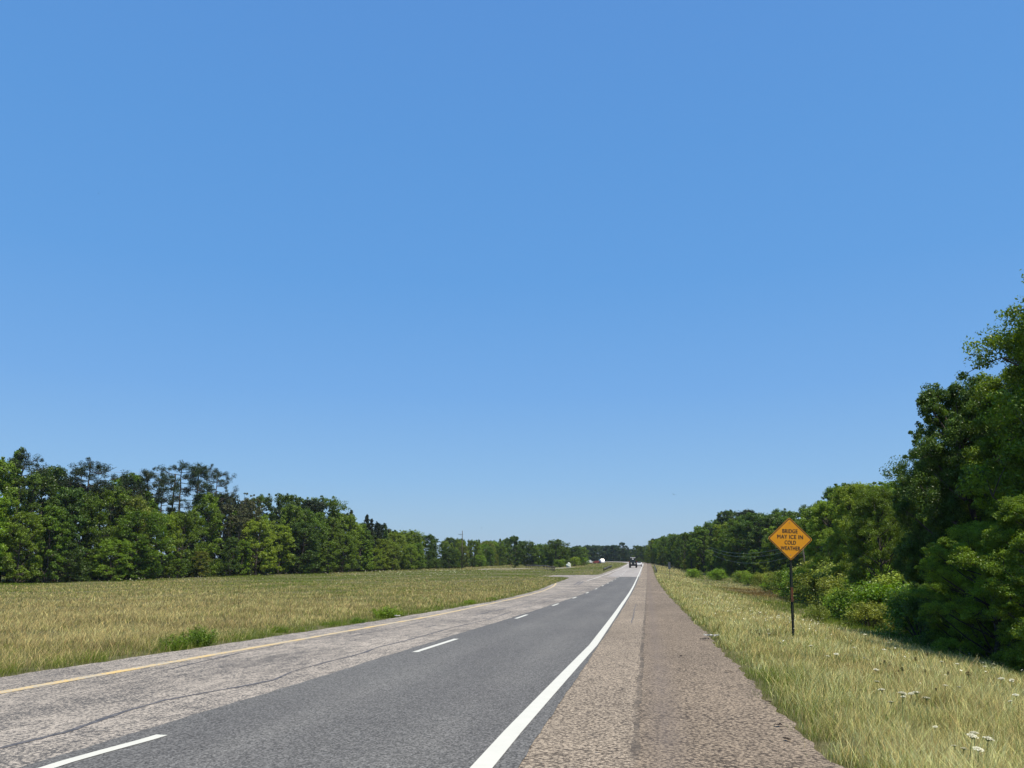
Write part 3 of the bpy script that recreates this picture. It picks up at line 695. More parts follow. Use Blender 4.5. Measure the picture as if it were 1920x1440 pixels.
TN = ['broadleaf_tree', 'conical_tree', 'pine_tree', 'shrub', 'sparse_tree', 'understory_bush', 'weed_bush']
TREES = []
for n_, key, X, Y, H, col, wide, l_ in [(0,'mid5',-86.3,89.72,12.07,'bright',0.98,0),
 (0,'mid0',-83.85,94.08,9.58,'light',0.94,1),
 (0,'mid3',-89.83,94.02,17.01,'light',0.87,2),
 (0,'mid4',-83.53,98.72,10.85,'mid',0.91,3),
 (0,'mid1',-87.78,99.61,15.18,'deep',0.89,4),
 (0,'mid5',-95.08,97.64,16.32,'deep',0.81,5),
 (0,'mid4',-83.16,102.6,5.72,'deep',1.17,6),
 (0,'mid3',-86.74,105.02,13.96,'deep',0.85,7),
 (1,'spire0',-94.94,103.29,19.92,'mid',0.86,8),
 (0,'mid2',-82.29,111.02,6.17,'light',1.34,9),
 (0,'mid2',-87.7,109.65,13.25,'mid',0.81,10),
 (0,'mid0',-94.91,110.29,17.91,'deep',0.85,11),
 (0,'mid2',-81.75,116.15,10.71,'mid',1.18,12),
 (0,'mid5',-86.2,114.34,14.66,'mid',0.85,13),
 (0,'mid4',-94.27,114.21,16.09,'dark',0.89,14),
 (0,'mid4',-82.39,120.19,5.04,'light',1.04,9),
 (0,'mid5',-86.48,119.83,13.45,'olive',0.9,15),
 (0,'mid2',-92.36,121.06,15.58,'dark',1.14,16),
 (0,'mid1',-80.64,126.03,3.43,'mid',1.29,17),
 (0,'mid5',-84.72,126.6,11.13,'light',1.06,18),
 (0,'mid4',-91.73,126.09,18.21,'mid',1.07,19),
 (0,'mid3',-79.53,131.05,4.72,'olive',1.25,20),
 (0,'mid5',-83.34,130.92,11.54,'mid',0.83,21),
 (0,'mid4',-91.11,130.1,14.85,'mid',0.94,19),
 (0,'mid3',-77.69,138.03,7.3,'deep',0.91,22),
 (0,'mid0',-84.14,138.48,15.71,'mid',0.84,21),
 (0,'mid1',-90.75,138.87,12.55,'mid',1.1,23),
 (0,'mid1',-78.52,143.82,6.68,'bright',0.94,24),
 (1,'spire0',-81.27,144.58,12.59,'mid',0.94,25),
 (0,'mid5',-90.0,144.12,11.18,'deep',1.12,26),
 (0,'mid5',-77.37,147.77,10.71,'light',1.08,27),
 (0,'mid3',-81.48,149.04,11.07,'olive',0.96,28),
 (0,'mid0',-88.03,151.97,16.51,'dark',0.93,29),
 (0,'mid4',-76.62,156.01,10.37,'light',1.15,30),
 (0,'mid1',-80.42,154.14,12.09,'light',0.97,31),
 (0,'mid5',-88.11,154.75,14.95,'dark',0.94,29),
 (0,'mid0',-75.19,163.1,11.23,'deep',1.3,32),
 (1,'spire0',-79.99,163.52,14.43,'light',0.89,33),
 (0,'mid4',-88.7,162.02,15.57,'dark',0.86,34),
 (0,'mid3',-75.64,168.08,8.61,'deep',1.29,32),
 (0,'mid3',-79.63,167.52,15.05,'mid',0.93,35),
 (0,'mid1',-87.4,167.13,17.33,'deep',0.8,36),
 (0,'mid3',-73.34,174.13,7.4,'mid',1.21,37),
 (0,'mid5',-79.51,170.85,14.2,'mid',1.13,35),
 (0,'mid5',-85.74,175.25,15.04,'dark',1.04,38),
 (0,'mid2',-72.97,182.09,9.44,'mid',0.92,39),
 (0,'mid0',-77.85,177.21,14.2,'mid',0.81,35),
 (0,'mid3',-85.81,177.59,18.56,'deep',0.91,40),
 (0,'mid1',-72.41,184.39,6.57,'mid',0.91,39),
 (0,'mid3',-77.41,185.23,13.44,'mid',0.9,35),
 (0,'mid3',-83.97,187.01,18.02,'dark',1.07,38),
 (1,'spire0',-71.43,194.78,8.14,'light',1.35,41),
 (0,'mid5',-77.81,194.33,14.19,'light',0.97,42),
 (0,'mid2',-83.59,192.94,18.54,'mid',0.94,43),
 (0,'mid5',-71.73,200.69,5.9,'light',1.34,44),
 (0,'mid4',-75.6,199.97,12.47,'mid',1.14,45),
 (0,'mid1',-83.19,200.97,15.38,'mid',0.91,43),
 (0,'mid3',-71.63,206.94,8.5,'light',1.03,44),
 (0,'mid1',-76.83,206.89,11.11,'deep',0.86,46),
 (0,'mid3',-82.69,206.39,15.63,'dark',1.02,47),
 (0,'mid2',-70.27,212.0,7.46,'light',1.03,44),
 (1,'spire1',-73.61,215.08,12.27,'deep',0.88,48),
 (0,'mid2',-80.34,215.12,11.76,'deep',1.02,49),
 (0,'mid2',-67.36,219.48,7.24,'light',0.95,50),
 (0,'mid2',-72.77,221.61,10.63,'light',0.91,42),
 (0,'mid3',-80.82,222.38,10.52,'deep',1.05,49),
 (0,'mid3',-67.85,226.29,7.75,'mid',1.24,51),
 (1,'spire1',-74.41,228.17,11.12,'mid',1.12,52),
 (0,'mid0',-80.2,229.21,13.75,'dark',0.86,47),
 (1,'spire0',-68.66,235.21,6.48,'bright',1.22,53),
 (0,'mid2',-72.35,234.02,11.43,'light',1.11,54),
 (0,'mid5',-79.84,235.48,11.98,'deep',1.02,49),
 (0,'mid4',-68.36,241.94,5.73,'deep',1.05,55),
 (0,'mid0',-73.03,240.27,9.88,'light',1.11,54),
 (1,'spire1',-79.96,242.73,12.35,'deep',1.12,56),
 (1,'spire0',-67.62,250.77,3.25,'deep',0.99,57),
 (0,'mid5',-70.66,250.69,10.92,'deep',0.99,58),
 (0,'mid5',-77.54,249.88,10.88,'dark',0.81,59),
 (0,'mid0',-65.58,257.09,6.66,'deep',1.37,55),
 (1,'spire1',-71.77,257.1,9.83,'mid',0.87,60),
 (0,'mid3',-76.66,257.19,9.33,'dark',0.89,59),
 (0,'mid0',-64.94,263.26,6.44,'mid',1.2,61),
 (1,'spire0',-69.16,265.38,8.13,'mid',0.83,60),
 (0,'mid1',-78.86,265.02,11.28,'deep',0.83,62),
 (0,'mid1',-65.16,272.22,5.34,'deep',1.0,63),
 (0,'mid0',-71.02,272.5,9.41,'light',0.89,54),
 (1,'spire0',-75.72,271.89,10.75,'deep',1.0,64),
 (0,'mid1',-65.74,278.15,7.86,'olive',1.25,65),
 (1,'spire0',-70.41,279.61,9.06,'light',1.1,66),
 (1,'spire0',-76.51,278.13,10.02,'deep',1.09,64),
 (1,'spire1',-63.51,287.24,4.27,'deep',1.17,67),
 (0,'mid1',-69.07,290.41,9.48,'light',0.97,68),
 (0,'mid0',-73.91,287.55,9.85,'dark',1.1,59),
 (0,'mid2',-62.71,292.88,4.39,'bright',1.38,69),
 (0,'mid1',-67.11,297.02,10.02,'mid',0.84,70),
 (0,'mid3',-74.79,294.22,11.12,'deep',1.1,62),
 (0,'mid1',-63.21,303.41,3.85,'light',1.1,71),
 (0,'mid1',-66.84,302.37,9.82,'light',1.06,68),
 (0,'mid5',-73.65,303.36,10.31,'mid',1.08,72),
 (0,'mid4',-62.66,312.98,7.64,'mid',1.17,61),
 (0,'mid1',-67.28,314.39,8.32,'bright',0.91,73),
 (0,'mid1',-75.04,311.78,10.76,'deep',1.12,74),
 (0,'mid0',-62.31,322.68,4.89,'olive',0.96,65),
 (0,'mid0',-66.42,320.78,8.92,'bright',1.09,73),
 (1,'spire1',-73.76,321.95,9.27,'mid',0.84,75),
 (1,'spire0',-61.69,328.76,4.65,'deep',1.04,67),
 (0,'mid2',-66.93,327.53,9.72,'olive',1.08,76),
 (1,'spire1',-74.01,327.53,9.23,'deep',0.99,77),
 (0,'mid3',-62.67,337.46,8.53,'mid',1.19,61),
 (0,'mid2',-66.16,337.47,10.23,'light',0.97,68),
 (1,'spire1',-74.04,338.84,11.2,'deep',0.82,77),
 (0,'mid1',-62.4,344.62,4.53,'light',0.92,71),
 (0,'mid5',-67.48,345.07,10.47,'mid',0.91,70),
 (1,'spire0',-74.09,344.48,11.43,'mid',0.89,75),
 (1,'spire0',-61.59,356.09,5.84,'light',1.2,78),
 (1,'spire0',-65.6,355.79,10.9,'bright',1.13,79),
 (0,'mid0',-72.84,353.8,11.0,'mid',1.0,72),
 (0,'mid0',-59.3,363.4,8.05,'light',1.16,80),
 (0,'mid4',-64.79,366.13,9.88,'light',0.95,68),
 (0,'mid5',-72.08,363.64,11.09,'dark',0.91,81),
 (0,'mid2',-59.56,373.17,4.86,'light',1.14,80),
 (0,'mid5',-64.77,372.64,12.29,'deep',1.06,82),
 (0,'mid5',-71.12,371.13,10.1,'dark',0.91,81),
 (1,'spire1',-60.48,381.76,8.78,'greyish',1.06,83),
 (1,'spire1',-63.97,383.5,11.99,'mid',1.13,84),
 (1,'spire0',-71.35,380.96,12.53,'deep',0.89,77),
 (1,'spire1',-59.36,390.24,4.02,'olive',1.17,85),
 (1,'spire0',-65.73,392.21,10.31,'mid',1.08,84),
 (0,'mid4',-70.43,390.96,12.35,'mid',1.1,72),
 (1,'spire0',-59.62,399.94,3.39,'light',1.08,86),
 (0,'mid3',-63.69,402.33,11.61,'mid',0.98,87),
 (1,'spire1',-71.04,398.81,13.13,'mid',0.92,75),
 (0,'mid2',-48.72,320.0,9.81,'deep',1.3,88),
 (0,'mid2',-46.32,318.46,7.81,'mid',1.3,89),
 (0,'mid4',-44.4,322.37,7.49,'mid',1.3,89),
 (0,'mid2',-42.98,324.31,8.83,'mid',1.3,89),
 (0,'mid2',-42.04,340.3,7.68,'light',1.3,90),
 (0,'mid0',-39.8,335.44,8.58,'mid',1.3,91),
 (0,'mid3',-36.34,322.74,8.17,'mid',1.3,91),
 (0,'mid3',-34.72,334.3,7.73,'mid',1.3,91),
 (0,'mid4',-33.69,336.46,7.37,'deep',1.3,92),
 (0,'mid5',-29.62,325.78,7.68,'deep',1.3,92),
 (0,'mid1',-54.34,376.97,9.18,'deep',1.3,88),
 (0,'mid4',-51.03,376.58,9.2,'mid',1.3,89),
 (0,'mid4',-50.4,386.03,8.48,'mid',1.3,89),
 (0,'mid2',-45.77,370.94,7.54,'mid',1.3,91),
 (0,'mid5',-42.86,378.45,9.53,'deep',1.3,92),
 (0,'mid4',-40.48,381.96,8.6,'mid',1.3,91),
 (0,'mid1',-38.84,391.75,8.12,'deep',1.3,92),
 (0,'mid3',-36.4,391.88,7.84,'mid',1.3,91),
 (0,'mid2',-30.71,374.16,8.04,'mid',1.3,91),
 (0,'mid2',-33.19,290,9.76,'deep',1.55,93),
 (0,'mid4',-46.25,275,11.0,'deep',1.1,94),
 (3,'shrub0',-26.8,330,3.89,'bright',1.2,95),
 (3,'shrub1',-29.01,320,3.57,'light',1.2,96),
 (3,'shrub2',-31.26,285,3.06,'bright',1.3,97),
 (2,'pine2',-89.85,113.0,19.42,'dark',1.25,98),
 (2,'pine3',-90.14,111.0,17.59,'dark',1.1,99),
 (2,'pine1',-87.98,126.5,19.09,'dark',1.0,100),
 (2,'pine3',-87.64,129.0,18.08,'dark',1.0,101),
 (2,'pine0',-86.78,135.5,21.41,'dark',1.1,102),
 (2,'pine1',-86.38,138.5,21.35,'dark',1.15,103),
 (2,'pine2',-85.61,144.5,21.51,'dark',0.85,104),
 (2,'pine1',-88.67,121.5,17.46,'dark',0.9,105),
 (2,'pine3',-91.59,101.0,18.9,'dark',1.0,106),
 (4,'sparse1',-80.04,149.0,16.5,'greyish',1.0,107),
 (4,'sparse0',-80.74,143.5,14.89,'greyish',1.0,108),
 (1,'spire1',-78.25,199.5,16.25,'dark',0.8,109),
 (1,'spire0',-77.29,209.0,15.39,'dark',0.8,109),
 (1,'spire1',-76.99,212.0,14.48,'dark',0.8,109),
 (1,'spire0',-76.61,216.0,13.71,'dark',0.8,109),
 (5,'shrub2',-88.05,91.23,3.4,'deep',1.25,110),
 (5,'shrub2',-92.43,95.33,3.4,'deep',1.25,110),
 (5,'shrub0',-86.73,100.0,3.4,'deep',1.25,110),
 (5,'shrub0',-91.91,98.78,3.4,'deep',1.25,110),
 (5,'shrub0',-85.71,107.03,3.4,'deep',1.25,111),
 (5,'shrub1',-90.95,105.35,3.4,'deep',1.25,111),
 (5,'shrub1',-84.96,112.23,3.4,'deep',1.25,112),
 (5,'shrub1',-89.98,112.12,3.4,'deep',1.25,111),
 (5,'shrub1',-84.29,116.99,3.4,'deep',1.25,112),
 (5,'shrub1',-89.42,116.09,3.4,'deep',1.25,111),
 (5,'shrub0',-83.65,121.58,3.4,'deep',1.25,112),
 (5,'shrub0',-88.27,124.37,3.4,'deep',1.25,112),
 (5,'shrub1',-82.67,128.78,3.4,'deep',1.25,113),
 (5,'shrub2',-87.74,128.31,3.4,'deep',1.25,112),
 (5,'shrub1',-82.03,133.62,3.4,'deep',1.25,113),
 (5,'shrub1',-86.66,136.37,3.4,'deep',1.25,113),
 (5,'shrub0',-80.88,142.38,3.4,'deep',1.25,113),
 (5,'shrub1',-86.23,139.69,3.4,'deep',1.25,113),
 (5,'shrub1',-80.45,145.78,3.4,'deep',1.25,114),
 (5,'shrub2',-85.22,147.54,3.4,'deep',1.25,113),
 (5,'shrub2',-79.46,153.65,3.4,'deep',1.25,114),
 (5,'shrub0',-84.5,153.33,3.4,'deep',1.25,114),
 (5,'shrub1',-78.75,159.41,3.4,'deep',1.25,114),
 (5,'shrub1',-83.76,159.37,3.4,'deep',1.25,114),
 (5,'shrub0',-78.02,165.53,3.4,'deep',1.25,115),
 (5,'shrub2',-82.98,165.85,3.4,'deep',1.25,114),
 (5,'shrub0',-77.22,172.36,3.4,'deep',1.25,115),
 (5,'shrub0',-82.2,172.53,3.4,'deep',1.25,115),
 (5,'shrub2',-76.52,178.5,3.4,'deep',1.25,115),
 (5,'shrub2',-81.45,179.11,3.4,'deep',1.25,115),
 (5,'shrub0',-75.81,184.92,3.4,'deep',1.25,115),
 (5,'shrub2',-80.8,185.02,3.4,'deep',1.25,115),
 (5,'shrub2',-75.07,191.73,3.4,'deep',1.25,116),
 (5,'shrub1',-80.06,191.82,3.4,'deep',1.25,115),
 (5,'shrub2',-74.4,198.1,3.4,'deep',1.25,116),
 (5,'shrub1',-79.16,200.39,3.4,'deep',1.25,116),
 (5,'shrub1',-73.81,203.77,3.4,'deep',1.25,116),
 (5,'shrub1',-78.59,206.01,3.4,'deep',1.25,116),
 (5,'shrub1',-72.93,212.62,3.4,'deep',1.25,116),
 (5,'shrub1',-77.9,213.01,3.4,'deep',1.25,116),
 (5,'shrub0',-72.18,220.47,3.4,'deep',1.25,116),
 (5,'shrub1',-77.03,222.11,3.4,'deep',1.25,116),
 (5,'shrub2',-71.74,225.24,3.4,'deep',1.25,116),
 (5,'shrub0',-76.68,225.89,3.4,'deep',1.25,116),
 (5,'shrub2',-71.05,232.84,3.4,'deep',1.25,117),
 (5,'shrub2',-75.87,234.85,3.4,'deep',1.25,116),
 (5,'shrub1',-70.43,239.9,3.4,'deep',1.25,117),
 (5,'shrub1',-75.31,241.33,3.4,'deep',1.25,117),
 (5,'shrub2',-69.72,248.46,3.4,'deep',1.25,117),
 (5,'shrub1',-74.68,248.94,3.4,'deep',1.25,117),
 (5,'shrub2',-69.15,255.54,3.4,'deep',1.25,117),
 (5,'shrub2',-74.15,255.53,3.4,'deep',1.25,117),
 (5,'shrub0',-68.6,262.62,3.4,'deep',1.25,117),
 (5,'shrub2',-73.59,262.8,3.4,'deep',1.25,117),
 (5,'shrub0',-68.05,270.19,3.4,'deep',1.25,117),
 (5,'shrub2',-73.06,269.94,3.4,'deep',1.25,117),
 (5,'shrub2',-67.38,279.72,3.4,'deep',1.25,118),
 (5,'shrub2',-72.43,278.97,3.4,'deep',1.25,117),
 (5,'shrub1',-67.01,285.18,3.4,'deep',1.25,118),
 (5,'shrub0',-71.99,285.51,3.4,'deep',1.25,117),
 (5,'shrub2',-66.46,293.88,3.4,'deep',1.25,118),
 (5,'shrub0',-71.49,293.45,3.4,'deep',1.25,118),
 (5,'shrub1',-65.94,302.54,3.4,'deep',1.25,118),
 (5,'shrub0',-71.06,300.6,3.4,'deep',1.25,118),
 (5,'shrub0',-65.57,309.19,3.4,'deep',1.25,118),
 (5,'shrub2',-70.54,309.8,3.4,'deep',1.25,118),
 (5,'shrub0',-65.17,316.59,3.4,'deep',1.25,118),
 (5,'shrub1',-70.08,318.45,3.4,'deep',1.25,118),
 (5,'shrub1',-64.71,326.02,3.4,'deep',1.25,118),
 (5,'shrub0',-69.74,325.37,3.4,'deep',1.25,118),
 (0,'mid4',-49.08,572.22,10.47,'haze_blue',1.5,119),
 (0,'mid0',-45.27,556.11,10.1,'haze_blue',1.5,119),
 (0,'mid4',-41.1,564.56,10.75,'haze_blue',1.5,119),
 (0,'mid3',-36.48,546.75,9.94,'haze_blue',1.5,119),
 (0,'mid2',-36.68,564.46,11.43,'haze_blue',1.5,119),
 (0,'mid3',-30.82,574.88,12.46,'haze_blue',1.5,119),
 (0,'mid0',-26.71,574.19,12.49,'haze_blue',1.5,119),
 (0,'mid4',-22.55,546.09,12.2,'haze_blue',1.5,119),
 (0,'mid1',-19.58,554.16,9.68,'haze_blue',1.5,119),
 (0,'mid3',-16.72,568.97,9.27,'haze_blue',1.5,119),
 (0,'mid0',-14.91,572.32,9.41,'haze_blue',1.5,119),
 (0,'mid2',-9.2,552.57,8.14,'haze_blue',1.5,119),
 (0,'mid1',-6.25,563.7,8.95,'haze_blue',1.5,119),
 (0,'mid3',-3.89,553.8,10.94,'haze_blue',1.5,119),
 (0,'mid5',-0.01,549.32,10.41,'haze_blue',1.5,119),
 (0,'mid2',4.02,564.71,10.37,'haze_blue',1.5,119),
 (0,'mid1',-52.41,608.08,12.69,'haze_blue',1.5,119),
 (0,'mid5',-47.95,620.0,11.89,'haze_blue',1.5,119),
 (0,'mid4',-46.47,627.4,13.73,'haze_blue',1.5,119),
 (0,'mid1',-40.53,614.31,11.4,'haze_blue',1.5,119),
 (0,'mid4',-35.65,609.66,12.83,'haze_blue',1.5,119),
 (0,'mid4',-34.3,622.89,11.97,'haze_blue',1.5,119),
 (0,'mid4',-29.55,613.58,13.01,'haze_blue',1.5,119),
 (0,'mid3',-25.43,611.53,13.29,'haze_blue',1.5,119),
 (0,'mid3',-23.76,628.12,12.03,'haze_blue',1.5,119),
 (0,'mid2',-19.12,615.23,11.14,'haze_blue',1.5,119),
 (0,'mid4',-15.65,627.22,9.85,'haze_blue',1.5,119),
 (0,'mid5',-11.12,615.47,10.39,'haze_blue',1.5,119),
 (0,'mid4',-7.12,617.55,10.9,'haze_blue',1.5,119),
 (0,'mid1',-4.17,627.62,11.49,'haze_blue',1.5,119),
 (0,'mid2',1.08,629.28,13.07,'haze_blue',1.5,119),
 (0,'mid4',4.02,607.77,12.4,'haze_blue',1.5,119),
 (0,'mid4',-15.18,500,12.21,'haze_blue',1.15,120),
 (0,'mid1',-5.87,470,10.03,'deep',1.4,121),
 (0,'mid3',-3.47,480,10.29,'deep',1.2,122),
 (0,'mid5',19.74,40.73,5.72,'light',1.2,123),
 (0,'mid3',21.55,47.55,7.43,'light',1.04,123),
 (0,'mid1',22.04,49.19,7.64,'mid',1.1,124),
 (0,'mid4',22.57,56.05,7.1,'light',1.09,123),
 (0,'mid0',25.11,61.99,7.68,'mid',1.2,124),
 (0,'mid1',25.4,65.99,7.76,'light',1.15,123),
 (0,'mid0',32.59,67.81,10.58,'mid',1.19,125),
 (0,'mid1',25.38,72.26,9.77,'mid',1.07,124),
 (0,'mid0',34.02,71.9,8.79,'mid',1.12,125),
 (0,'mid1',25.93,79.1,8.61,'light',1.01,123),
 (0,'mid3',32.64,77.57,9.39,'mid',1.09,125),
 (0,'mid2',27.74,83.5,11.42,'light',1.15,123),
 (0,'mid0',32.76,83.66,11.15,'light',1.19,126),
 (0,'mid2',27.66,88.4,12.42,'mid',1.14,124),
 (0,'mid1',35.27,87.28,10.8,'mid',1.08,125),
 (0,'mid4',29.16,94.71,12.7,'mid',1.18,124),
 (0,'mid5',33.95,93.37,11.35,'mid',0.96,125),
 (0,'mid5',30.6,97.51,11.02,'light',1.19,123),
 (0,'mid0',33.77,98.49,12.23,'mid',1.17,125),
 (0,'mid1',28.68,105.35,13.5,'mid',1.21,127),
 (0,'mid2',37.86,104.23,12.05,'light',1.13,126),
 (0,'mid1',29.89,112.7,14.51,'light',1.03,128),
 (0,'mid1',35.86,109.18,11.28,'light',1.17,126),
 (0,'mid2',31.75,117.17,12.69,'mid',1.08,127),
 (0,'mid0',37.84,114.46,15.73,'mid',0.97,125),
 (0,'mid3',29.87,120.8,15.01,'mid',0.96,127),
 (0,'mid5',38.11,122.03,14.62,'mid',0.97,125),
 (0,'mid5',29.86,127.56,14.39,'mid',1.12,127),
 (0,'mid3',36.27,129.21,13.68,'mid',1.04,129),
 (0,'mid1',29.89,134.68,12.63,'mid',1.05,127),
 (0,'mid5',37.84,133.7,15.0,'mid',1.09,129),
 (0,'mid1',26.1,141.64,6.62,'mid',1.13,130),
 (0,'mid3',32.31,141.18,14.35,'light',1.22,128),
 (0,'mid0',37.88,142.34,15.65,'mid',1.09,129),
 (0,'mid0',30.92,147.22,13.58,'mid',1.01,127),
 (0,'mid3',37.86,146.44,16.98,'light',1.15,131),
 (0,'mid3',30.81,151.36,12.79,'mid',1.22,127),
 (0,'mid3',37.55,151.46,17.51,'mid',0.98,129),
 (0,'mid2',26.85,157.71,3.74,'mid',1.16,130),
 (0,'mid5',31.27,158.23,10.17,'deep',1.19,132),
 (0,'mid3',37.44,158.13,18.56,'mid',1.07,129),
 (0,'mid2',26.16,166.37,5.28,'deep',1.21,133),
 (0,'mid4',29.65,164.09,12.07,'mid',1.19,134),
 (0,'mid1',36.26,165.09,15.66,'mid',1.0,129),
 (0,'mid3',25.69,172.64,3.72,'mid',1.13,135),
 (0,'mid2',30.57,172.22,10.96,'deep',1.13,132),
 (0,'mid3',35.94,172.28,15.18,'mid',1.22,129),
 (0,'mid0',25.37,180.35,4.52,'light',1.24,136),
 (0,'mid3',30.47,179.97,13.85,'mid',1.0,134),
 (0,'mid0',36.84,179.49,15.52,'mid',1.11,129),
 (0,'mid3',23.87,185.57,6.79,'mid',1.08,135),
 (0,'mid3',28.65,185.0,11.82,'light',1.01,137),
 (0,'mid5',36.4,184.9,16.09,'deep',1.18,138),
 (0,'mid4',24.04,192.9,5.8,'deep',1.23,139),
 (0,'mid4',28.26,191.31,14.34,'deep',1.14,140),
 (0,'mid4',34.35,191.63,11.81,'deep',1.07,138),
 (0,'mid0',20.39,200.59,6.21,'mid',1.11,135),
 (0,'mid0',26.68,199.25,15.54,'deep',1.24,140),
 (0,'mid1',32.65,198.17,16.07,'mid',1.02,141),
 (0,'mid2',23.75,208.6,14.65,'mid',1.06,142),
 (0,'mid5',29.66,205.64,15.43,'deep',1.08,143),
 (0,'mid1',20.85,215.9,11.62,'mid',0.98,144),
 (0,'mid0',29.43,214.48,13.65,'dark',1.07,145),
 (0,'mid3',17.15,222.28,6.8,'light',1.0,146),
 (0,'mid1',21.13,223.25,13.52,'light',1.19,147),
 (0,'mid0',27.3,222.44,17.35,'dark',0.97,145),
 (0,'mid0',20.76,227.13,10.86,'mid',1.03,144),
 (0,'mid1',29.05,227.86,15.28,'deep',0.97,143),
 (0,'mid4',20.55,236.07,12.51,'mid',1.05,144),
 (0,'mid3',25.52,237.38,13.58,'mid',1.25,148),
 (0,'mid4',13.15,245.57,6.31,'light',1.25,146),
 (0,'mid4',17.06,246.08,12.87,'mid',1.22,144),
 (0,'mid3',24.4,244.13,18.22,'deep',1.04,143),
 (0,'mid4',13.73,252.1,6.92,'deep',1.25,149),
 (0,'mid3',15.69,251.04,12.52,'mid',1.2,144),
 (0,'mid5',22.1,252.24,11.64,'dark',1.01,150),
 (0,'mid2',12.15,260.88,3.45,'olive',0.96,151),
 (0,'mid1',17.21,261.67,12.1,'mid',1.0,144),
 (0,'mid1',21.73,259.14,13.67,'dark',1.23,150),
 (0,'mid1',10.3,268.48,6.68,'deep',1.09,149),
 (0,'mid4',15.24,266.96,9.87,'deep',1.11,152),
 (0,'mid2',22.38,268.29,15.91,'mid',1.07,153),
 (0,'mid4',12.98,278.1,12.53,'mid',1.09,144),
 (0,'mid4',20.39,276.43,14.64,'mid',1.08,153),
 (0,'mid0',7.85,286.92,3.29,'deep',1.01,154),
 (0,'mid1',11.92,284.18,10.27,'deep',1.06,152),
 (0,'mid3',20.72,283.98,13.53,'dark',1.24,150),
 (0,'mid1',14.24,294.71,12.76,'mid',1.05,144),
 (0,'mid4',19.26,294.02,13.03,'mid',1.23,153),
 (0,'mid1',13.35,300.48,11.41,'light',1.25,147),
 (0,'mid4',19.75,301.76,15.6,'mid',1.21,153),
 (0,'mid1',5.87,310.74,5.88,'deep',1.0,154),
 (0,'mid5',11.8,310.98,12.36,'deep',1.03,152),
 (0,'mid4',15.45,310.1,12.78,'deep',1.08,155),
 (0,'mid4',5.67,321.6,4.64,'deep',1.01,154),
 (0,'mid0',10.98,318.32,11.12,'mid',1.12,144),
 (0,'mid0',17.75,320.99,13.04,'deep',0.99,155),
 (0,'mid3',5.05,327.54,5.02,'light',1.06,156),
 (0,'mid2',7.84,330.74,11.83,'mid',0.98,157),
 (0,'mid4',16.14,328.39,11.75,'dark',1.06,150),
 (0,'mid5',8.22,338.8,9.29,'deep',1.24,158),
 (0,'mid1',14.88,338.91,11.25,'deep',1.12,155),
 (0,'mid1',2.33,347.94,5.02,'deep',1.04,154),
 (0,'mid2',5.61,348.96,10.59,'mid',0.96,157),
 (0,'mid3',11.4,348.24,13.71,'mid',1.03,153),
 (0,'mid4',-0.19,360.37,5.37,'mid',1.24,159),
 (0,'mid0',4.54,355.12,8.92,'mid',1.01,157),
 (0,'mid2',11.33,357.04,11.64,'mid',1.14,153),
 (0,'mid4',2.05,366.42,10.43,'light',0.98,160),
 (0,'mid4',7.58,365.52,12.52,'dark',1.2,161),
 (0,'mid2',7.29,376.03,10.16,'deep',1.18,162),
 (0,'mid3',5.35,383.98,11.95,'dark',0.96,161),
 (0,'mid4',3.24,397.02,11.93,'dark',0.97,161),
 (0,'near0',13.5,24,12.2,'mid',0.95,163),
 (0,'near2',17.5,28,13.6,'mid',0.9,164),
 (0,'near1',12.6,33,10.6,'deep',0.85,165),
 (0,'near2',12.2,35.5,7.9,'deep',0.6,166),
 (0,'near2',15.2,37,10.8,'deep',1.0,167),
 (0,'near0',14.2,30,10.6,'mid',0.9,168),
 (0,'near0',17.5,70,10.4,'light',0.85,169),
 (0,'near2',15.9,58,8.9,'mid',0.9,170),
 (0,'near1',18.3,85,10.1,'light',0.9,171),
 (0,'near2',10.2,26.3,4.3,'light',1.25,172),
 (0,'near1',10.9,30.5,4.2,'mid',1.2,173),
 (0,'near1',9.9,21.8,4.6,'light',1.2,174),
 (0,'near0',14.2,20,7.5,'mid',1.1,175),
 (0,'near2',12.9,26.0,10.9,'mid',0.62,176),
 (0,'near1',19.5,33,11,'deep',1.1,177),
 (0,'near0',19.5,42,10,'deep',1.1,178),
 (3,'shrub2',15.41,179.74,2.26,'bright',1.19,179),
 (3,'shrub2',15.31,180.32,2.62,'bright',1.06,179),
 (3,'shrub0',18.42,164.23,2.33,'light',1.27,180),
 (3,'shrub1',19.32,170.46,2.29,'light',1.39,180),
 (3,'shrub1',18.77,149.48,2.18,'bright',1.16,181),
 (3,'shrub2',18.03,151.56,2.11,'bright',0.96,181),
 (3,'shrub2',18.87,137.64,2.57,'willow',1.03,182),
 (3,'shrub1',19.96,142.45,2.26,'willow',1.21,182),
 (3,'shrub2',18.99,126.69,2.52,'bright',1.16,181),
 (3,'shrub1',20.21,125.91,2.48,'bright',1.29,181),
 (3,'shrub1',22.87,126.2,2.8,'bright',1.35,181),
 (3,'shrub0',20.66,129.59,3.09,'bright',1.26,181),
 (3,'shrub0',18.23,119.48,3.11,'willow',0.91,183),
 (3,'shrub0',20.59,120.23,2.44,'willow',1.27,183),
 (3,'shrub0',20.13,118.1,2.53,'willow',1.28,183),
 (3,'shrub1',23.49,121.75,2.85,'willow',1.17,183),
 (3,'shrub1',20.5,111.58,2.87,'mid',1.07,184),
 (3,'shrub2',19.23,114.32,3.05,'mid',1.34,184),
 (3,'shrub2',20.98,113.73,3.12,'mid',1.16,184),
 (3,'shrub1',22.21,118.19,3.63,'mid',1.18,184),
 (3,'shrub0',17.82,95.75,3.62,'bright',1.12,185),
 (3,'shrub2',17.6,98.9,3.58,'bright',0.97,185),
 (3,'shrub2',20.4,96.72,3.33,'bright',1.1,185),
 (3,'shrub1',21.1,97.42,3.91,'bright',1.31,185),
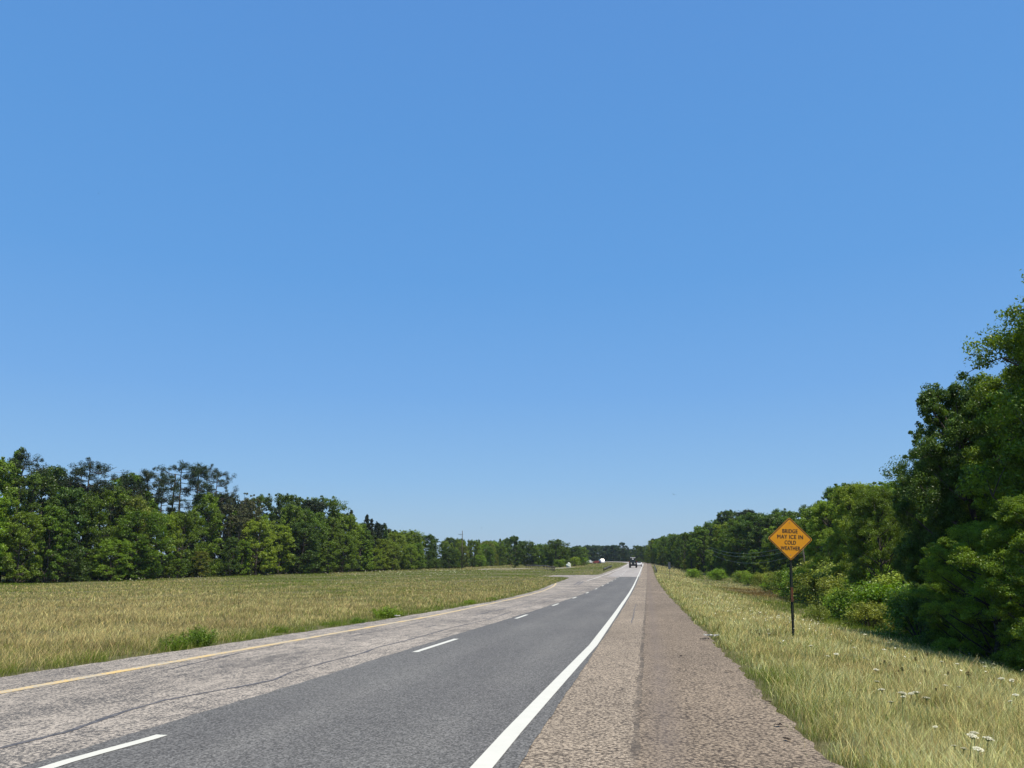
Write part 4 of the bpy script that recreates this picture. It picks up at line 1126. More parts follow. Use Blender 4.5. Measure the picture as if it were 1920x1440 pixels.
 (3,'shrub2',18.9,92.23,4.28,'willow',1.17,186),
 (3,'shrub0',19.52,92.39,4.39,'willow',1.24,186),
 (3,'shrub1',20.14,95.53,3.49,'willow',1.08,186),
 (3,'shrub2',19.5,94.51,4.08,'willow',1.18,186),
 (3,'shrub1',16.19,86.74,3.58,'bright',0.98,185),
 (3,'shrub1',20.42,85.22,4.23,'bright',1.36,185),
 (3,'shrub2',20.58,86.0,3.11,'bright',1.25,185),
 (3,'shrub1',19.0,91.25,3.41,'bright',1.06,185),
 (3,'shrub2',18.19,79.7,2.9,'willow',0.99,186),
 (3,'shrub2',18.21,80.9,4.09,'willow',1.19,186),
 (3,'shrub2',20.77,81.04,3.84,'willow',1.0,186),
 (3,'shrub2',20.84,84.01,3.26,'willow',1.37,186),
 (3,'shrub1',14.71,72.34,3.07,'olive',1.39,187),
 (3,'shrub2',18.95,73.99,3.06,'olive',1.05,187),
 (3,'shrub2',21.05,74.74,3.69,'olive',1.2,187),
 (3,'shrub0',21.57,77.69,3.58,'olive',1.06,187),
 (3,'shrub2',14.73,66.27,3.03,'willow',0.91,186),
 (3,'shrub0',15.31,64.8,2.35,'willow',1.35,186),
 (3,'shrub0',15.35,65.89,2.49,'willow',1.23,186),
 (3,'shrub2',16.69,64.35,2.4,'willow',1.1,186),
 (3,'shrub0',15.08,73.26,2.69,'willow',1.22,186),
 (3,'shrub0',15.85,74.61,2.55,'willow',1.05,186),
 (3,'shrub1',17.01,80.48,2.19,'willow',1.2,186),
 (3,'shrub0',19.57,80.2,2.6,'willow',1.14,186),
 (3,'shrub0',13.56,56.62,2.42,'bright',1.18,188),
 (3,'shrub1',15.01,56.43,2.08,'bright',1.29,188),
 (3,'shrub0',16.61,59.78,1.97,'bright',1.06,188),
 (3,'shrub0',16.25,59.41,2.12,'bright',1.07,188),
 (3,'shrub0',18.8,57.4,2.03,'willow',1.21,189),
 (3,'shrub1',15.86,63.78,2.26,'willow',1.38,189),
 (3,'shrub1',14.3,63.58,2.1,'willow',0.97,189),
 (3,'shrub1',17.66,64.3,2.13,'willow',1.04,189),
 (3,'shrub1',18.1,57.95,3.16,'bright',1.24,188),
 (3,'shrub2',16.77,62.48,3.4,'bright',1.28,188),
 (3,'shrub0',16.51,65.73,2.91,'bright',1.2,188),
 (3,'shrub2',18.83,64.6,3.56,'bright',1.31,188),
 (3,'shrub1',14.23,56.2,2.59,'willow',1.3,189),
 (3,'shrub1',15.86,53.43,3.27,'willow',1.25,189),
 (3,'shrub1',17.54,57.34,2.23,'willow',0.94,189),
 (3,'shrub2',18.57,59.38,2.67,'willow',1.36,189),
 (3,'shrub2',13.7,48.61,2.63,'bright',1.38,190),
 (3,'shrub0',13.24,49.11,2.58,'bright',1.11,190),
 (3,'shrub0',11.83,46.18,1.5,'willow',1.38,189),
 (3,'shrub0',8.77,44.84,1.09,'willow',0.96,189),
 (3,'shrub0',12.58,45.17,1.32,'willow',0.99,189),
 (3,'shrub0',17.45,49.38,1.57,'willow',1.17,189),
 (3,'shrub1',13.24,41.6,2.55,'willow',1.34,191),
 (3,'shrub2',12.87,41.31,2.23,'willow',0.95,191),
 (3,'shrub2',13.06,37.3,1.69,'mid',0.96,192),
 (3,'shrub1',12.07,38.86,2.15,'mid',1.13,192),
 (3,'shrub1',12.07,198.16,1.76,'mid',1.15,193),
 (3,'shrub2',10.8,200.26,2.03,'mid',1.19,193),
 (3,'shrub1',10.24,190.28,2.0,'bright',1.38,179),
 (3,'shrub0',14.94,193.04,1.91,'bright',1.14,179),
 (6,'weed0',-10.95,18.2,0.55,'mid',0.95,194),
 (6,'weed0',-10.95,17.2,0.4,'mid',1.1,195),
 (6,'weed0',-10.8,32.0,0.55,'light',1.5,196),
 (6,'weed0',-11.31,60.84,0.2,'light',1.6,197),
 (6,'weed0',-11.21,26.88,0.18,'mid',1.6,197),
 (6,'weed0',-12.01,73.82,0.22,'light',1.6,197),
 (6,'weed0',-11.36,41.86,0.17,'mid',1.6,197),
 (6,'weed0',-10.57,28.11,0.27,'mid',1.6,197),
 (6,'weed0',-10.77,47.52,0.31,'light',1.6,197),
 (6,'weed0',-11.36,49.4,0.21,'mid',1.6,197),
 (6,'weed0',-10.96,17.33,0.22,'mid',1.6,197),
 (6,'weed0',-11.25,60.33,0.2,'mid',1.6,197),
 (6,'weed0',-11.04,48.77,0.29,'light',1.6,197),
 (6,'weed0',-10.82,54.59,0.31,'mid',1.6,197),
 (6,'weed0',-11.12,22.94,0.25,'mid',1.6,197),
 (6,'weed0',-11.13,27.21,0.17,'mid',1.6,197),
 (6,'weed0',-12.08,71.72,0.25,'mid',1.6,197)]:
    lab, cat, grp = TL[l_]; TREES.append((TN[n_], key, X, Y, H, col, wide, lab, cat, (lab.replace(' tree ', ' trees ', 1) if grp else None)))

for name, key, X, Y, H, col, wide, label, cat, group in TREES:
    plant(name, key, X, Y, H, col, label, cat, group or None, wide)

# ------------------------------------------------------------------ the yellow warning sign
MAT['sign_yellow'] = noisy('sign_yellow_sheeting', (.76, .30, .005), (.80, .335, .008), 3, .45, lo=.3, hi=.8)
MAT['black'] = mat('sign_black', (.02, .017, .015), .5); MAT['galv'] = noisy('galvanised_steel', (.20, .2, .2), (.36, .36, .36), 12, .5, .6)
MAT['post'] = noisy('rusty_green_post', (.022, .032, .022), (.035, .03, .022), 4, .75, .3, lo=.45, hi=.7)
MAT['rust'] = noisy('rust', (.16, .055, .02), (.07, .035, .02), 14, .9)
SGX, SGY = 4.18, 25.
gz = float(ground(SGX, SGY)); sg = empty('warning_sign', (SGX, SGY, gz))
sg.rotation_euler = (0, math.radians(2.4), math.radians(-3))
tag(sg, 'orange yellow diamond road sign on a thin steel post in the right verge', 'road sign')
top_z = 2.36 - gz                                        # centre of the plate above the ground
def rdiamond(a, rad, n=6):
    """outline of a square standing on its corner, half diagonal a, rounded"""
    pts = []; L = a / math.sqrt(2) - rad
    for q, (sx_, sz_) in enumerate([(1, 1), (-1, 1), (-1, -1), (1, -1)]):
        for k in range(n + 1):
            th = math.pi / 2 * (q + k / n); pts.append((sx_ * L + rad * math.cos(th), sz_ * L + rad * math.sin(th)))
    c = math.sqrt(.5); return [((x - z) * c, (x + z) * c) for x, z in pts]
def off(pts, dz): return [(x, z + dz) for x, z in pts]
pl = MB().prism(off(rdiamond(.647, .05), top_z), 'y', -.045, -.041).build('sign_panel', MAT['sign_yellow'], sg)
# black border: ring between two outlines
bm = bmesh.new(); oo = off(rdiamond(.628, .042), top_z); ii = off(rdiamond(.598, .03), top_z)
vo = [bm.verts.new((x, -.0475, z)) for x, z in oo]; vi = [bm.verts.new((x, -.0475, z)) for x, z in ii]
for k in range(len(oo)): bm.faces.new((vo[k], vo[(k + 1) % len(oo)], vi[(k + 1) % len(oo)], vi[k]))
g_ = bmesh.ops.extrude_face_region(bm, geom=bm.faces[:]); bmesh.ops.translate(bm, vec=(0, .002, 0), verts=[v for v in g_['geom'] if isinstance(v, bmesh.types.BMVert)])
mb = MB(); mb.bm.free(); mb.bm = bm; mb.build('border', MAT['black'], pl)
for txt, dz, wd in [('BRIDGE', .225, .435), ('MAY ICE IN', .055, .735), ('COLD', -.115, .32), ('WEATHER', -.285, .555)]:
    cu = bpy.data.curves.new('t', 'FONT'); cu.body = txt; cu.size = .165; cu.align_x = 'CENTER'; cu.align_y = 'CENTER'; cu.offset = 0; cu.extrude = .001; cu.space_character = 1.08
    to = bpy.data.objects.new('t', cu); sc.collection.objects.link(to); bpy.context.view_layer.update()
    me = bpy.data.meshes.new_from_object(to.evaluated_get(bpy.context.evaluated_depsgraph_get())); bpy.data.objects.remove(to)
    xs = [v.co.x for v in me.vertices]; k = wd / (max(xs) - min(xs))
    for v in me.vertices: v.co = Vector((v.co.x * k, -.0475 - v.co.z, v.co.y * 1.0 + top_z + dz))
    b2 = bmesh.new(); b2.from_mesh(me); d_ = bmesh.ops.duplicate(b2, geom=b2.verts[:] + b2.edges[:] + b2.faces[:])
    bmesh.ops.translate(b2, vec=(.0075, -.0006, .003), verts=[v for v in d_['geom'] if isinstance(v, bmesh.types.BMVert)]); b2.to_mesh(me); b2.free()
    me.materials.clear(); me.materials.append(MAT['black']); me.name = 'lettering'
    link(bpy.data.objects.new('lettering', me), pl)
for dz in (.49, -.47): MB().cyl((0, -.052, top_z + dz), (0, -.04, top_z + dz), .011).build('bolt', MAT['galv'], pl)
def channel(z0, z1, m, parent, name='post', wd=.075, dp=.04, holes=True):
    t = .005; pts = [(-wd/2 - .012, 0), (-wd/2 + .006, 0), (-wd/2 + .016, -dp + t), (wd/2 - .016, -dp + t), (wd/2 - .006, 0), (wd/2 + .012, 0), (wd/2 + .012, t), (wd/2 - .003, t), (wd/2 - .013, -dp + 2*t), (-wd/2 + .013, -dp + 2*t), (-wd/2 + .003, t), (-wd/2 - .012, t)]
    return MB().prism([(x, y) for x, y in pts], 'z', z0, z1).build(name, m, parent)
channel(-.1, 1.05, MAT['post'], sg, 'post_base', .05, .03)
channel(.62, top_z + .53, MAT['post'], sg, 'post', .062, .036)
MB().box((0, -.05, 1.3), (.07, .012, .42), bev=.004).build('rusty_splice', MAT['rust'], sg)
# ------------------------------------------------------------------ small sign further along, edge and back towards us
s2 = empty('roadside_sign', (3.95, 149, float(ground(3.95, 149)))); tag(s2, 'small grey backed sign on a thin post far along the right verge', 'road sign')
MB().box((0, 0, 1.1), (.08, .06, 2.4)).build('post', MAT['pole'], s2)
MB().box((0, -.06, 2.45), (.46, .02, 1.2), bev=.01).build('sign_panel', noisy('sign_back_grey', (.07, .08, .09), (.12, .13, .14), 4, .5, .3), s2)
# ------------------------------------------------------------------ utility poles and wires
MAT['wire'] = mat('wire', (.30, .31, .33), .4, .7); MAT['insul'] = mat('insulator_grey', (.35, .35, .36), .3)
def upole(X, Y, H, lean, label, arm=True, r0=.16, rot=0):
    p = empty('utility_pole', (X, Y, float(ground(X, Y)) - .1)); p.rotation_euler = (0, math.radians(lean), rot)
    tag(p, label, 'utility pole'); MB().cyl((0, 0, 0), (0, 0, H), r0, r0 * .62, 14).build('pole', MAT['pole'], p, True)
    if arm:
        MB().box((-.55, -.14, H - 1.15), (1.5, .09, .12), bev=.01).cyl((-.9, -.12, H - 1.2), (-.1, -.1, H - 1.75), .025).build('crossarm', MAT['pole'], p)
        for x in (-1.2, -.6): MB().cyl((x, -.14, H - 1.09), (x, -.14, H - .94), .035, .05, 10).build('insulator', MAT['insul'], p)
    MB().cyl((0, 0, H), (0, 0, H + .16), .04, .06, 10).build('insulator', MAT['insul'], p)
    return p
upole(-59.4, 250, 12.2, 0, 'thin dark utility pole standing before the left treeline and topping it')
upole(-89.5, 136, 19.4, 0, 'dark straight utility pole among the tall pines on the left', False, .2)
upole(19.1, 101, 6.6, -2.5, 'short dark leaning utility pole in the bushes behind the yellow sign', False, .13)
def wire(a, b, sag, label, r=.012, group=None):
    a = np.array(a); b = np.array(b); t = np.linspace(0, 1, 40)[:, None]; P = a + (b - a) * t; P[:, 2] -= sag * 4 * (t * (1 - t))[:, 0]
    V, F = tubes([(P, np.full(40, r))], 5); o = np_obj('overhead_wire', V, F, MAT['wire'], smooth=True); return tag(o, label, 'wire', group)
g1 = float(ground(-89.5, 136)) + 19.3
wire((-150, 103, g1 + 3), (-89.5, 136, g1), .8, 'single thin wire crossing the sky above the left trees to the pole', .03)
z3 = float(ground(19.1, 101)) + 6.6
for k, (dz, sg_) in enumerate([(0, 1.5), (-.5, 1.6), (-1.2, 1.9)]):
    wire((18.9, 101, z3 + dz), (13.5, 185, z3 + dz + 1.2), sg_, 'pale slack wire running left of the yellow sign before dark trees', .011, 'slack wires left of the sign')
    wire((18.9, 101, z3 + dz), (30, 66, z3 + dz + .8), .5, 'pale wire running right from behind the yellow sign into the trees', .009, 'wires right of the sign')
# ------------------------------------------------------------------ guardrails
def guardrail(pts, label, H=.72, step=3.8, gap=None, side=-1):
    p = empty('guardrail', (pts[0][0], pts[0][1], float(ground(*pts[0])))); tag(p, label, 'guardrail'); ox, oy, oz = p.location
    P = np.array(pts, float); d = np.r_[0, np.cumsum(np.hypot(*np.diff(P, axis=0).T))]; t = np.linspace(0, d[-1], int(d[-1] / 2) + 2)
    X = np.interp(t, d, P[:, 0]); Y = np.interp(t, d, P[:, 1]); Z = ground(X, Y) + H
    T = np.c_[np.gradient(X), np.gradient(Y)]; T /= np.linalg.norm(T, axis=1)[:, None]; Nn = np.c_[T[:, 1], -T[:, 0]] * side
    prof = [(0, .16), (.045, .12), (.045, .07), (0, .03), (0, -.03), (.045, -.07), (.045, -.12), (0, -.16), (-.02, -.16), (-.02, .16)]; k = len(prof)
    V = np.concatenate([np.c_[X + Nn[:, 0] * a - ox, Y + Nn[:, 1] * a - oy, Z + b - .16 - oz] for a, b in prof]); n = len(t)
    i = np.arange(n - 1); F = np.concatenate([np.c_[q * n + i, q * n + i + 1, ((q + 1) % k) * n + i + 1, ((q + 1) % k) * n + i] for q in range(k)])
    np_obj('rail', V, F, MAT['rail'], p)
    for s_ in np.arange(.4, d[-1], step):
        x = np.interp(s_, d, P[:, 0]); y = np.interp(s_, d, P[:, 1]); z = float(ground(x, y)); j = int(np.searchsorted(t, s_)) - 1
        x -= Nn[j, 0] * .12; y -= Nn[j, 1] * .12
        MB().box((x - ox, y - oy, z + H * .5 - .15 - oz), (.15, .2, H + .3)).build('guardrail_post', MAT['pole'], p)
    return p
MAT['rail'] = noisy('weathered_rail_steel', (.13, .125, .115), (.26, .24, .21), 5, .6, .5)
guardrail([(-11.4 + float(road_x(y)), y) for y in np.arange(210, 262, 4)], 'dark guardrail on the left side of the road before the bridge', side=1)
guardrail([(2.0 + float(road_x(y)), y) for y in np.arange(196, 272, 4)], 'dark guardrail along the right shoulder before the bridge')
guardrail([(-23.8, 205), (-27, 222), (-31, 238), (-36, 254), (-41, 268)], 'dark guardrail end sticking out of the median grass before the oak', H=1.15, side=1)
# ------------------------------------------------------------------ tractor
MAT['tyre'] = noisy('black_rubber', (.012, .012, .012), (.03, .028, .026), 6, .85); MAT['dkglass'] = mat('dark_glass', (.015, .02, .025), .08)
MAT['tr_body'] = mat('dark_machine_paint', (.03, .045, .04), .4); MAT['white_body'] = mat('white_vehicle_paint', (.6, .6, .59), .25); MAT['red_body'] = mat('red_vehicle_paint', (.3, .07, .06), .3)
MAT['tail'] = mat('red_lens', (.4, .015, .01), .2); MAT['steel'] = mat('grey_rim', (.35, .35, .33), .4, .6); MAT['headl'] = mat('clear_lens', (.6, .6, .6), .1)
def wheel(p, x, y, r, wd, lugs=0):
    m_ = MB()
    prof = [(-wd/2, r*.55), (-wd/2, r*.9), (-wd*.4, r), (wd*.4, r), (wd/2, r*.9), (wd/2, r*.55)]; n = 28; bm = m_.bm
    rings = [[bm.verts.new((x + a, y + b * math.cos(2*math.pi*k/n), r + b * math.sin(2*math.pi*k/n))) for k in range(n)] for a, b in prof]
    for q in range(6):
        for k in range(n): bm.faces.new((rings[q][k], rings[q][(k+1) % n], rings[(q+1) % 6][(k+1) % n], rings[(q+1) % 6][k]))
    if lugs:
        for k in range(lugs):
            a = 2 * math.pi * k / lugs; m_.box((x + (.12 if k % 2 else -.12) * wd * 2, y + r * 1.0 * math.cos(a), r + r * math.sin(a)), (wd * .5, .07, .09), Matrix.Rotation(a, 3, 'X'))
    w_ = m_.build('wheel', MAT['tyre'], p); MB().cyl((x - wd*.3, y, r), (x + wd*.3, y, r), r * .56, n=20).build('rim', MAT['steel'], w_); return w_
tX, tY = -4.45 + float(road_x(248)), 248.
t = empty('tractor', (tX, tY, float(road_z(tY)) + .01)); tag(t, 'dark farm tractor with a cab driving away in the middle of the road', 'tractor')
for s_ in (-1, 1): wheel(t, s_ * .98, 0, .92, .5, 22); wheel(t, s_ * .85, 2.5, .62, .36, 16)
MB().box((0, 1.1, .95), (.75, 3.0, .5), bev=.05).cyl((-.8, 0, .92), (.8, 0, .92), .16).cyl((-.8, 2.5, .62), (.8, 2.5, .62), .1).build('chassis', MAT['tr_body'], t)
MB().box((0, 2.2, 1.5), (.85, 1.9, .75), bev=.12).build('hood', MAT['tr_body'], t)
for s_ in (-1, 1): MB().box((s_ * .95, 0, 1.93), (.6, 1.3, .08), bev=.03).box((s_ * .7, 0, 1.6), (.06, 1.2, .7)).build('fender', MAT['tr_body'], t)
cb = MB(); 
for sx_ in (-1, 1):
    for sy_ in (-.65, .75): cb.cyl((sx_ * .72, sy_, 1.5), (sx_ * .64, sy_ * .95, 2.95), .05, n=8)
cb.box((0, .05, 1.55), (1.5, 1.5, .12), bev=.03); c_ = cb.build('cab', MAT['tr_body'], t)
MB().box((0, -.68, 2.22), (1.25, .02, 1.1)).build('window', MAT['dkglass'], c_); MB().box((0, .74, 2.2), (1.25, .02, 1.1)).build('window', MAT['dkglass'], c_)
for s_ in (-1, 1): MB().box((s_ * .7, .05, 2.2), (.02, 1.2, 1.1)).build('window', MAT['dkglass'], c_)
MB().box((0, .05, 3.03), (1.62, 1.7, .16), bev=.06).build('roof', MAT['white_body'], c_)
MB().cyl((.5, 1.5, 1.8), (.5, 1.5, 3.05), .06).build('exhaust', MAT['steel'], t)
MB().box((0, -.95, .75), (1.7, .18, .2)).box((-.5, -.8, .95), (.08, .5, .5)).box((.5, -.8, .95), (.08, .5, .5)).box((0, -1.0, 1.1), (.5, .15, .7), bev=.03).build('rear_hitch', MAT['tyre'], t)
for s_ in (-1, 1):
    MB().cyl((s_ * .72, .7, 2.5), (s_ * 1.22, .8, 2.5), .025).box((s_ * 1.25, .8, 2.42), (.2, .05, .4), bev=.02).build('mirror', MAT['tyre'], t)
    MB().box((s_ * 1.1, -.68, 1.9), (.22, .06, .12)).build('tail_light', MAT['tail'], t)
MB().box((0, -.72, 2.62), (.42, .05, .36), bev=.02).build('white_plate', MAT['white_body'], t)
# ------------------------------------------------------------------ road vehicles
def car(X, Y, rz, paint_, label, cat='car', kind='parked_car', L=4.5, W=1.8, H=1.48, van=False, pick=False, z=None):
    e = empty(kind, (X, Y, float(ground(X, Y)) if z is None else z), rz); tag(e, label, cat); h = L / 2
    if van: side = [(-h, .35), (-h, 1.0), (-h + .08, H - .1), (-h + .3, H), (h - 1.5, H), (h - .9, 1.35), (h - .1, 1.1), (h, .8), (h, .35)]
    elif pick: side = [(-h, .5), (-h, 1.15), (-.6, 1.15), (-.5, H - .06), (-.35, H), (.75, H), (1.35, 1.2), (h - .15, 1.1), (h, .9), (h, .5)]
    else: side = [(-h, .35), (-h + .02, .85), (-h + .3, 1.0), (-h + .95, H - .04), (-h + 1.2, H), (.3, H), (1.05, .98), (h - .25, .82), (h, .6), (h, .35)]
    b = MB().prism(side, 'x', -W / 2, W / 2)
    for v in b.bm.verts:
        if v.co.z > 1.15: v.co.x *= .86
    es = b.bm.edges[:]; bmesh.ops.bevel(b.bm, geom=es, offset=.05, segments=2, affect='EDGES')
    bo = b.build('body', paint_, e)
    yb = -h + (.62 if not (van or pick) else .05 if van else 1.72)
    MB().box((0, (-h + .58) if not (van or pick) else (-h - .005 if van else -.56), (H + 1.0) / 2 + .04), (W * .7, .03, H - 1.12), Matrix.Rotation(math.radians(-38 if not (van or pick) else -3), 3, 'X')).build('rear_window', MAT['dkglass'], e)
    MB().box((0, .72 if not (van or pick) else (h - 1.18 if van else 1.08), (H + 1.05) / 2 + .02), (W * .7, .03, (H - 1.0) * 1.15), Matrix.Rotation(math.radians(52 if not van else 40), 3, 'X')).build('windshield', MAT['dkglass'], e)
    for s_ in (-1, 1):
        MB().box((s_ * W * .445, -.1 if not van else .9, (H + 1.05) / 2), (.03, 1.7 if not van else 1.2, (H - 1.05) * .72)).build('side_window', MAT['dkglass'], e)
        for y in (-h * .62, h * .62): wheel(e, s_ * (W / 2 - .1), y, .34, .22)
        MB().box((s_ * W * .4, -h - .01, .85), (.16, .05, .2), bev=.01).build('tail_light', MAT['tail'], e); MB().box((s_ * W * .38, h + .0, .72), (.26, .05, .14), bev=.01).build('headlight', MAT['headl'], e)
    MB().box((0, -h - .02, .5), (W * .96, .1, .2), bev=.02).build('bumper', MAT['tyre'], e)
    return e
car(-2.75 + float(road_x(268)), 268, 0, MAT['white_body'], 'small white car beside the tractor near the right edge line', kind='car', z=float(road_z(268)) + .01)
vy = 400
car(-29.0, vy, math.pi - .2, MAT['white_body'], 'white pickup truck facing us, leftmost vehicle in the far field', 'pickup', 'pickup_truck', 5.6, 2.0, 1.85, pick=True)
car(-25.3, vy + 1, 1.2, MAT['red_body'], 'red car side on between the two white vehicles in the far field', L=3.9)
car(-22.6, vy - 1, math.pi + .3, MAT['white_body'], 'white van facing us, rightmost vehicle in the far field', 'van', 'van', 5.2, 1.9, 2.2, van=True)
# ------------------------------------------------------------------ pale rock, litter, birds, flowers
def lump(name, loc, dims, m, seed, label, cat, group=None):
    bm = bmesh.new(); bmesh.ops.create_icosphere(bm, subdivisions=3, radius=.5); r = random.Random(seed)
    ph = [r.uniform(0, 6) for _ in range(6)]
    for v in bm.verts:
        c = v.co; k = 1 + .14 * math.sin(5 * c.x + ph[0]) * math.sin(6 * c.y + ph[1]) + .1 * math.sin(11 * c.z + ph[2] + 5 * c.x); v.co = Vector((c.x * dims[0] * k, c.y * dims[1] * k, (c.z + .35) * dims[2] * k))
    mb_ = MB(); mb_.bm.free(); mb_.bm = bm; o = mb_.build(name, m, None, True); o.location = loc; return tag(o, label, cat, group)
gy = 275; gx = -27.2; lump('pale_rock', (gx, gy, float(ground(gx, gy)) + .1), (1.7, 1.3, 1.9), noisy('pale_stone', (.42, .45, .38), (.6, .62, .55), 3, .9), 3, 'pale grey green rounded rock in the far field below the oak', 'rock')
MAT['litter'] = noisy('crumpled_white_paper', (.75, .74, .70), (.5, .49, .46), 20, .8)
def scrap(X, Y, s, seed, m, label, rz, flat=.5, name='litter', cat='litter'):
    r = random.Random(seed); bm = bmesh.new(); n = 5; g = [[bm.verts.new(((i / n - .5) * s * 1.5, (j / n - .5) * s * .8, abs(math.sin(i * 1.7 + j * .9 + seed)) * s * flat * .45 + r.uniform(0, s * flat * .3) + .004)) for j in range(n + 1)] for i in range(n + 1)]
    for i in range(n):
        for j in range(n): bm.faces.new((g[i][j], g[i+1][j], g[i+1][j+1], g[i][j+1]))
    q = bmesh.ops.solidify(bm, geom=bm.faces[:], thickness=.003); mb_ = MB(); mb_.bm.free(); mb_.bm = bm; o = mb_.build(name, m); o.location = (X, Y, float(road_z(Y)) + .012); o.rotation_euler = (0, 0, rz); return tag(o, label, cat)
scrap(1.62, 23.1, .19, 1, MAT['litter'], 'crumpled white paper scrap at the right shoulder edge', .2, .8)
scrap(1.84, 23.3, .13, 4, MAT['litter'], 'smaller white scrap just right of the crumpled paper in the grass', 1.2, .9)
scrap(1.45, 22.3, .17, 9, MAT['tyre'], 'dark shred lying beside the white paper on the shoulder', .5, .3)
scrap(-10.2, 31.6, .16, 2, MAT['litter'], 'small white scrap at the left road edge by the bright bush', .4, .8)
MAT['twig'] = noisy('dry_dark_leaf', (.035, .025, .02), (.09, .065, .045), 20, .9)
for k, (x, y, s_, lab) in enumerate([(1.35, 15.0, .07, 'dark dry leaf near the shoulder edge, farther one'), (.62, 17.6, .07, 'dark speck of rubber in the middle of the shoulder'), (1.55, 11.6, .06, 'dark shred at the grass edge of the shoulder'), (1.42, 9.9, .07, 'dark curled leaf at the shoulder edge nearer the camera'), (1.38, 9.1, .06, 'thin dark shred nearest the camera by the grass'), (-.55, 8.2, .03, 'tiny black pebble on the tan part of the shoulder'), (-.62, 6.9, .06, 'dark shred at the bottom of the photo on the tan strip'), (.95, 7.2, .03, 'tiny dark pebble on the darker strip of the shoulder'), (1.2, 13.0, .04, 'small brown leaf on the darker strip of the shoulder')]):
    scrap(x, y, s_, k + 20, MAT['twig'], lab, k * 1.3, .35, 'debris', 'debris')
MAT['feather'] = mat('dark_feathers', (.03, .03, .035), .8)
def bird(loc, span, rz, roll, label):
    b = empty('bird', loc, rz); b.rotation_euler = (0, roll, rz); tag(b, label, 'bird')
    V, F = tubes([([(0, -.22, 0), (0, -.14, .0), (0, -.02, .0), (0, .1, .01), (0, .17, .02), (0, .22, .02)], [.012, .045, .06, .045, .035, .006])], 10)
    V *= span; np_obj('body', V, F, MAT['feather'], b, True)
    for s_ in (-1, 1):
        n = 9; t = np.linspace(0, 1, n); x = s_ * (t * .5); z = .13 * np.sin(t * 2.2) - .02; ch = .11 * (1 - t ** 2.2) + .012; sw = -.1 * t ** 2
        up = np.c_[x, sw + ch * .5, z] * span; lo = np.c_[x, sw - ch * .5, z - .004] * span
        V = np.r_[up, lo, up - [0, 0, .008], lo - [0, 0, .008]]; i = np.arange(n - 1)
        F = np.r_[np.c_[i, i + 1, i + n + 1, i + n], np.c_[i + 2*n, i + 3*n, i + 3*n + 1, i + 2*n + 1], np.c_[i, i + 2*n, i + 2*n + 1, i + 1], np.c_[i + n, i + n + 1, i + 3*n + 1, i + 3*n]]
        np_obj('wing', V, F, MAT['feather'], b, True)
bird((4.3, 120, 11.56), .62, .5, .35, 'small dark bird flying above the end of the road, right of centre')
bird((-31.8, 150, 8.02), .42, 1.0, .3, 'tiny bird flying just above the left treeline near the utility pole')
bird((-84.1, 100, 58.9), .5, -.6, .4, 'tiny dark bird high in the sky on the left')
FLOWERS = [[(12.09, 51.08, 0.76), (6.84, 30.97, 0.78), (6.22, 25.24, 1.09), (5.55, 21.56, 0.66), (6.0, 22.18, 0.96), (4.89, 18.51, 1.04), (4.76, 20.45, 0.71), (4.26, 17.2, 0.63), (4.06, 16.73, 0.76), (5.5, 16.94, 0.99), (5.98, 17.32, 0.94), (7.51, 20.45, 0.69), (6.66, 17.89, 0.86), (6.8, 17.96, 1.0), (6.07, 15.35, 0.85), (5.85, 14.77, 0.98), (5.48, 13.93, 1.18), (4.84, 11.98, 1.01), (4.62, 11.61, 0.83), (3.27, 11.65, 0.71), (3.11, 10.95, 0.81), (3.28, 11.06, 0.91), (3.08, 10.27, 1.13), (3.07, 10.02, 1.07), (4.46, 12.95, 0.79), (2.81, 10.02, 1.15), (2.69, 10.03, 0.88), (2.83, 10.72, 1.02), (2.88, 9.18, 0.66), (2.68, 8.08, 0.66), (2.62, 7.89, 0.72), (2.57, 7.7, 1.13), (2.8, 7.96, 1.01), (2.66, 7.59, 1.11), (2.58, 7.48, 0.99), (4.32, 27.17, 0.84), (3.83, 27.8, 0.91), (4.66, 25.91, 0.96), (3.18, 16.86, 1.12), (3.22, 16.0, 0.86), (3.3, 15.36, 1.14), (2.65, 18.01, 0.97), (2.74, 19.95, 1.1), (3.38, 20.37, 0.9), (3.41, 13.4, 1.02), (4.21, 12.85, 0.8), (3.04, 11.98, 0.91), (4.63, 22.91, 0.73)], [(4.24, 16.15, 0.66), (4.23, 15.15, 0.62), (3.99, 13.76, 1.02), (4.83, 14.71, 0.87), (5.52, 17.44, 1.14), (4.86, 16.01, 1.1), (4.54, 14.73, 0.83), (4.92, 13.61, 1.18), (4.28, 10.56, 0.96), (8.6, 37.4, 1.06), (2.73, 21.11, 0.84), (2.96, 23.35, 0.72), (2.9, 20.95, 0.7), (3.71, 23.84, 0.71), (4.05, 15.02, 0.96), (3.94, 12.58, 0.67)]]
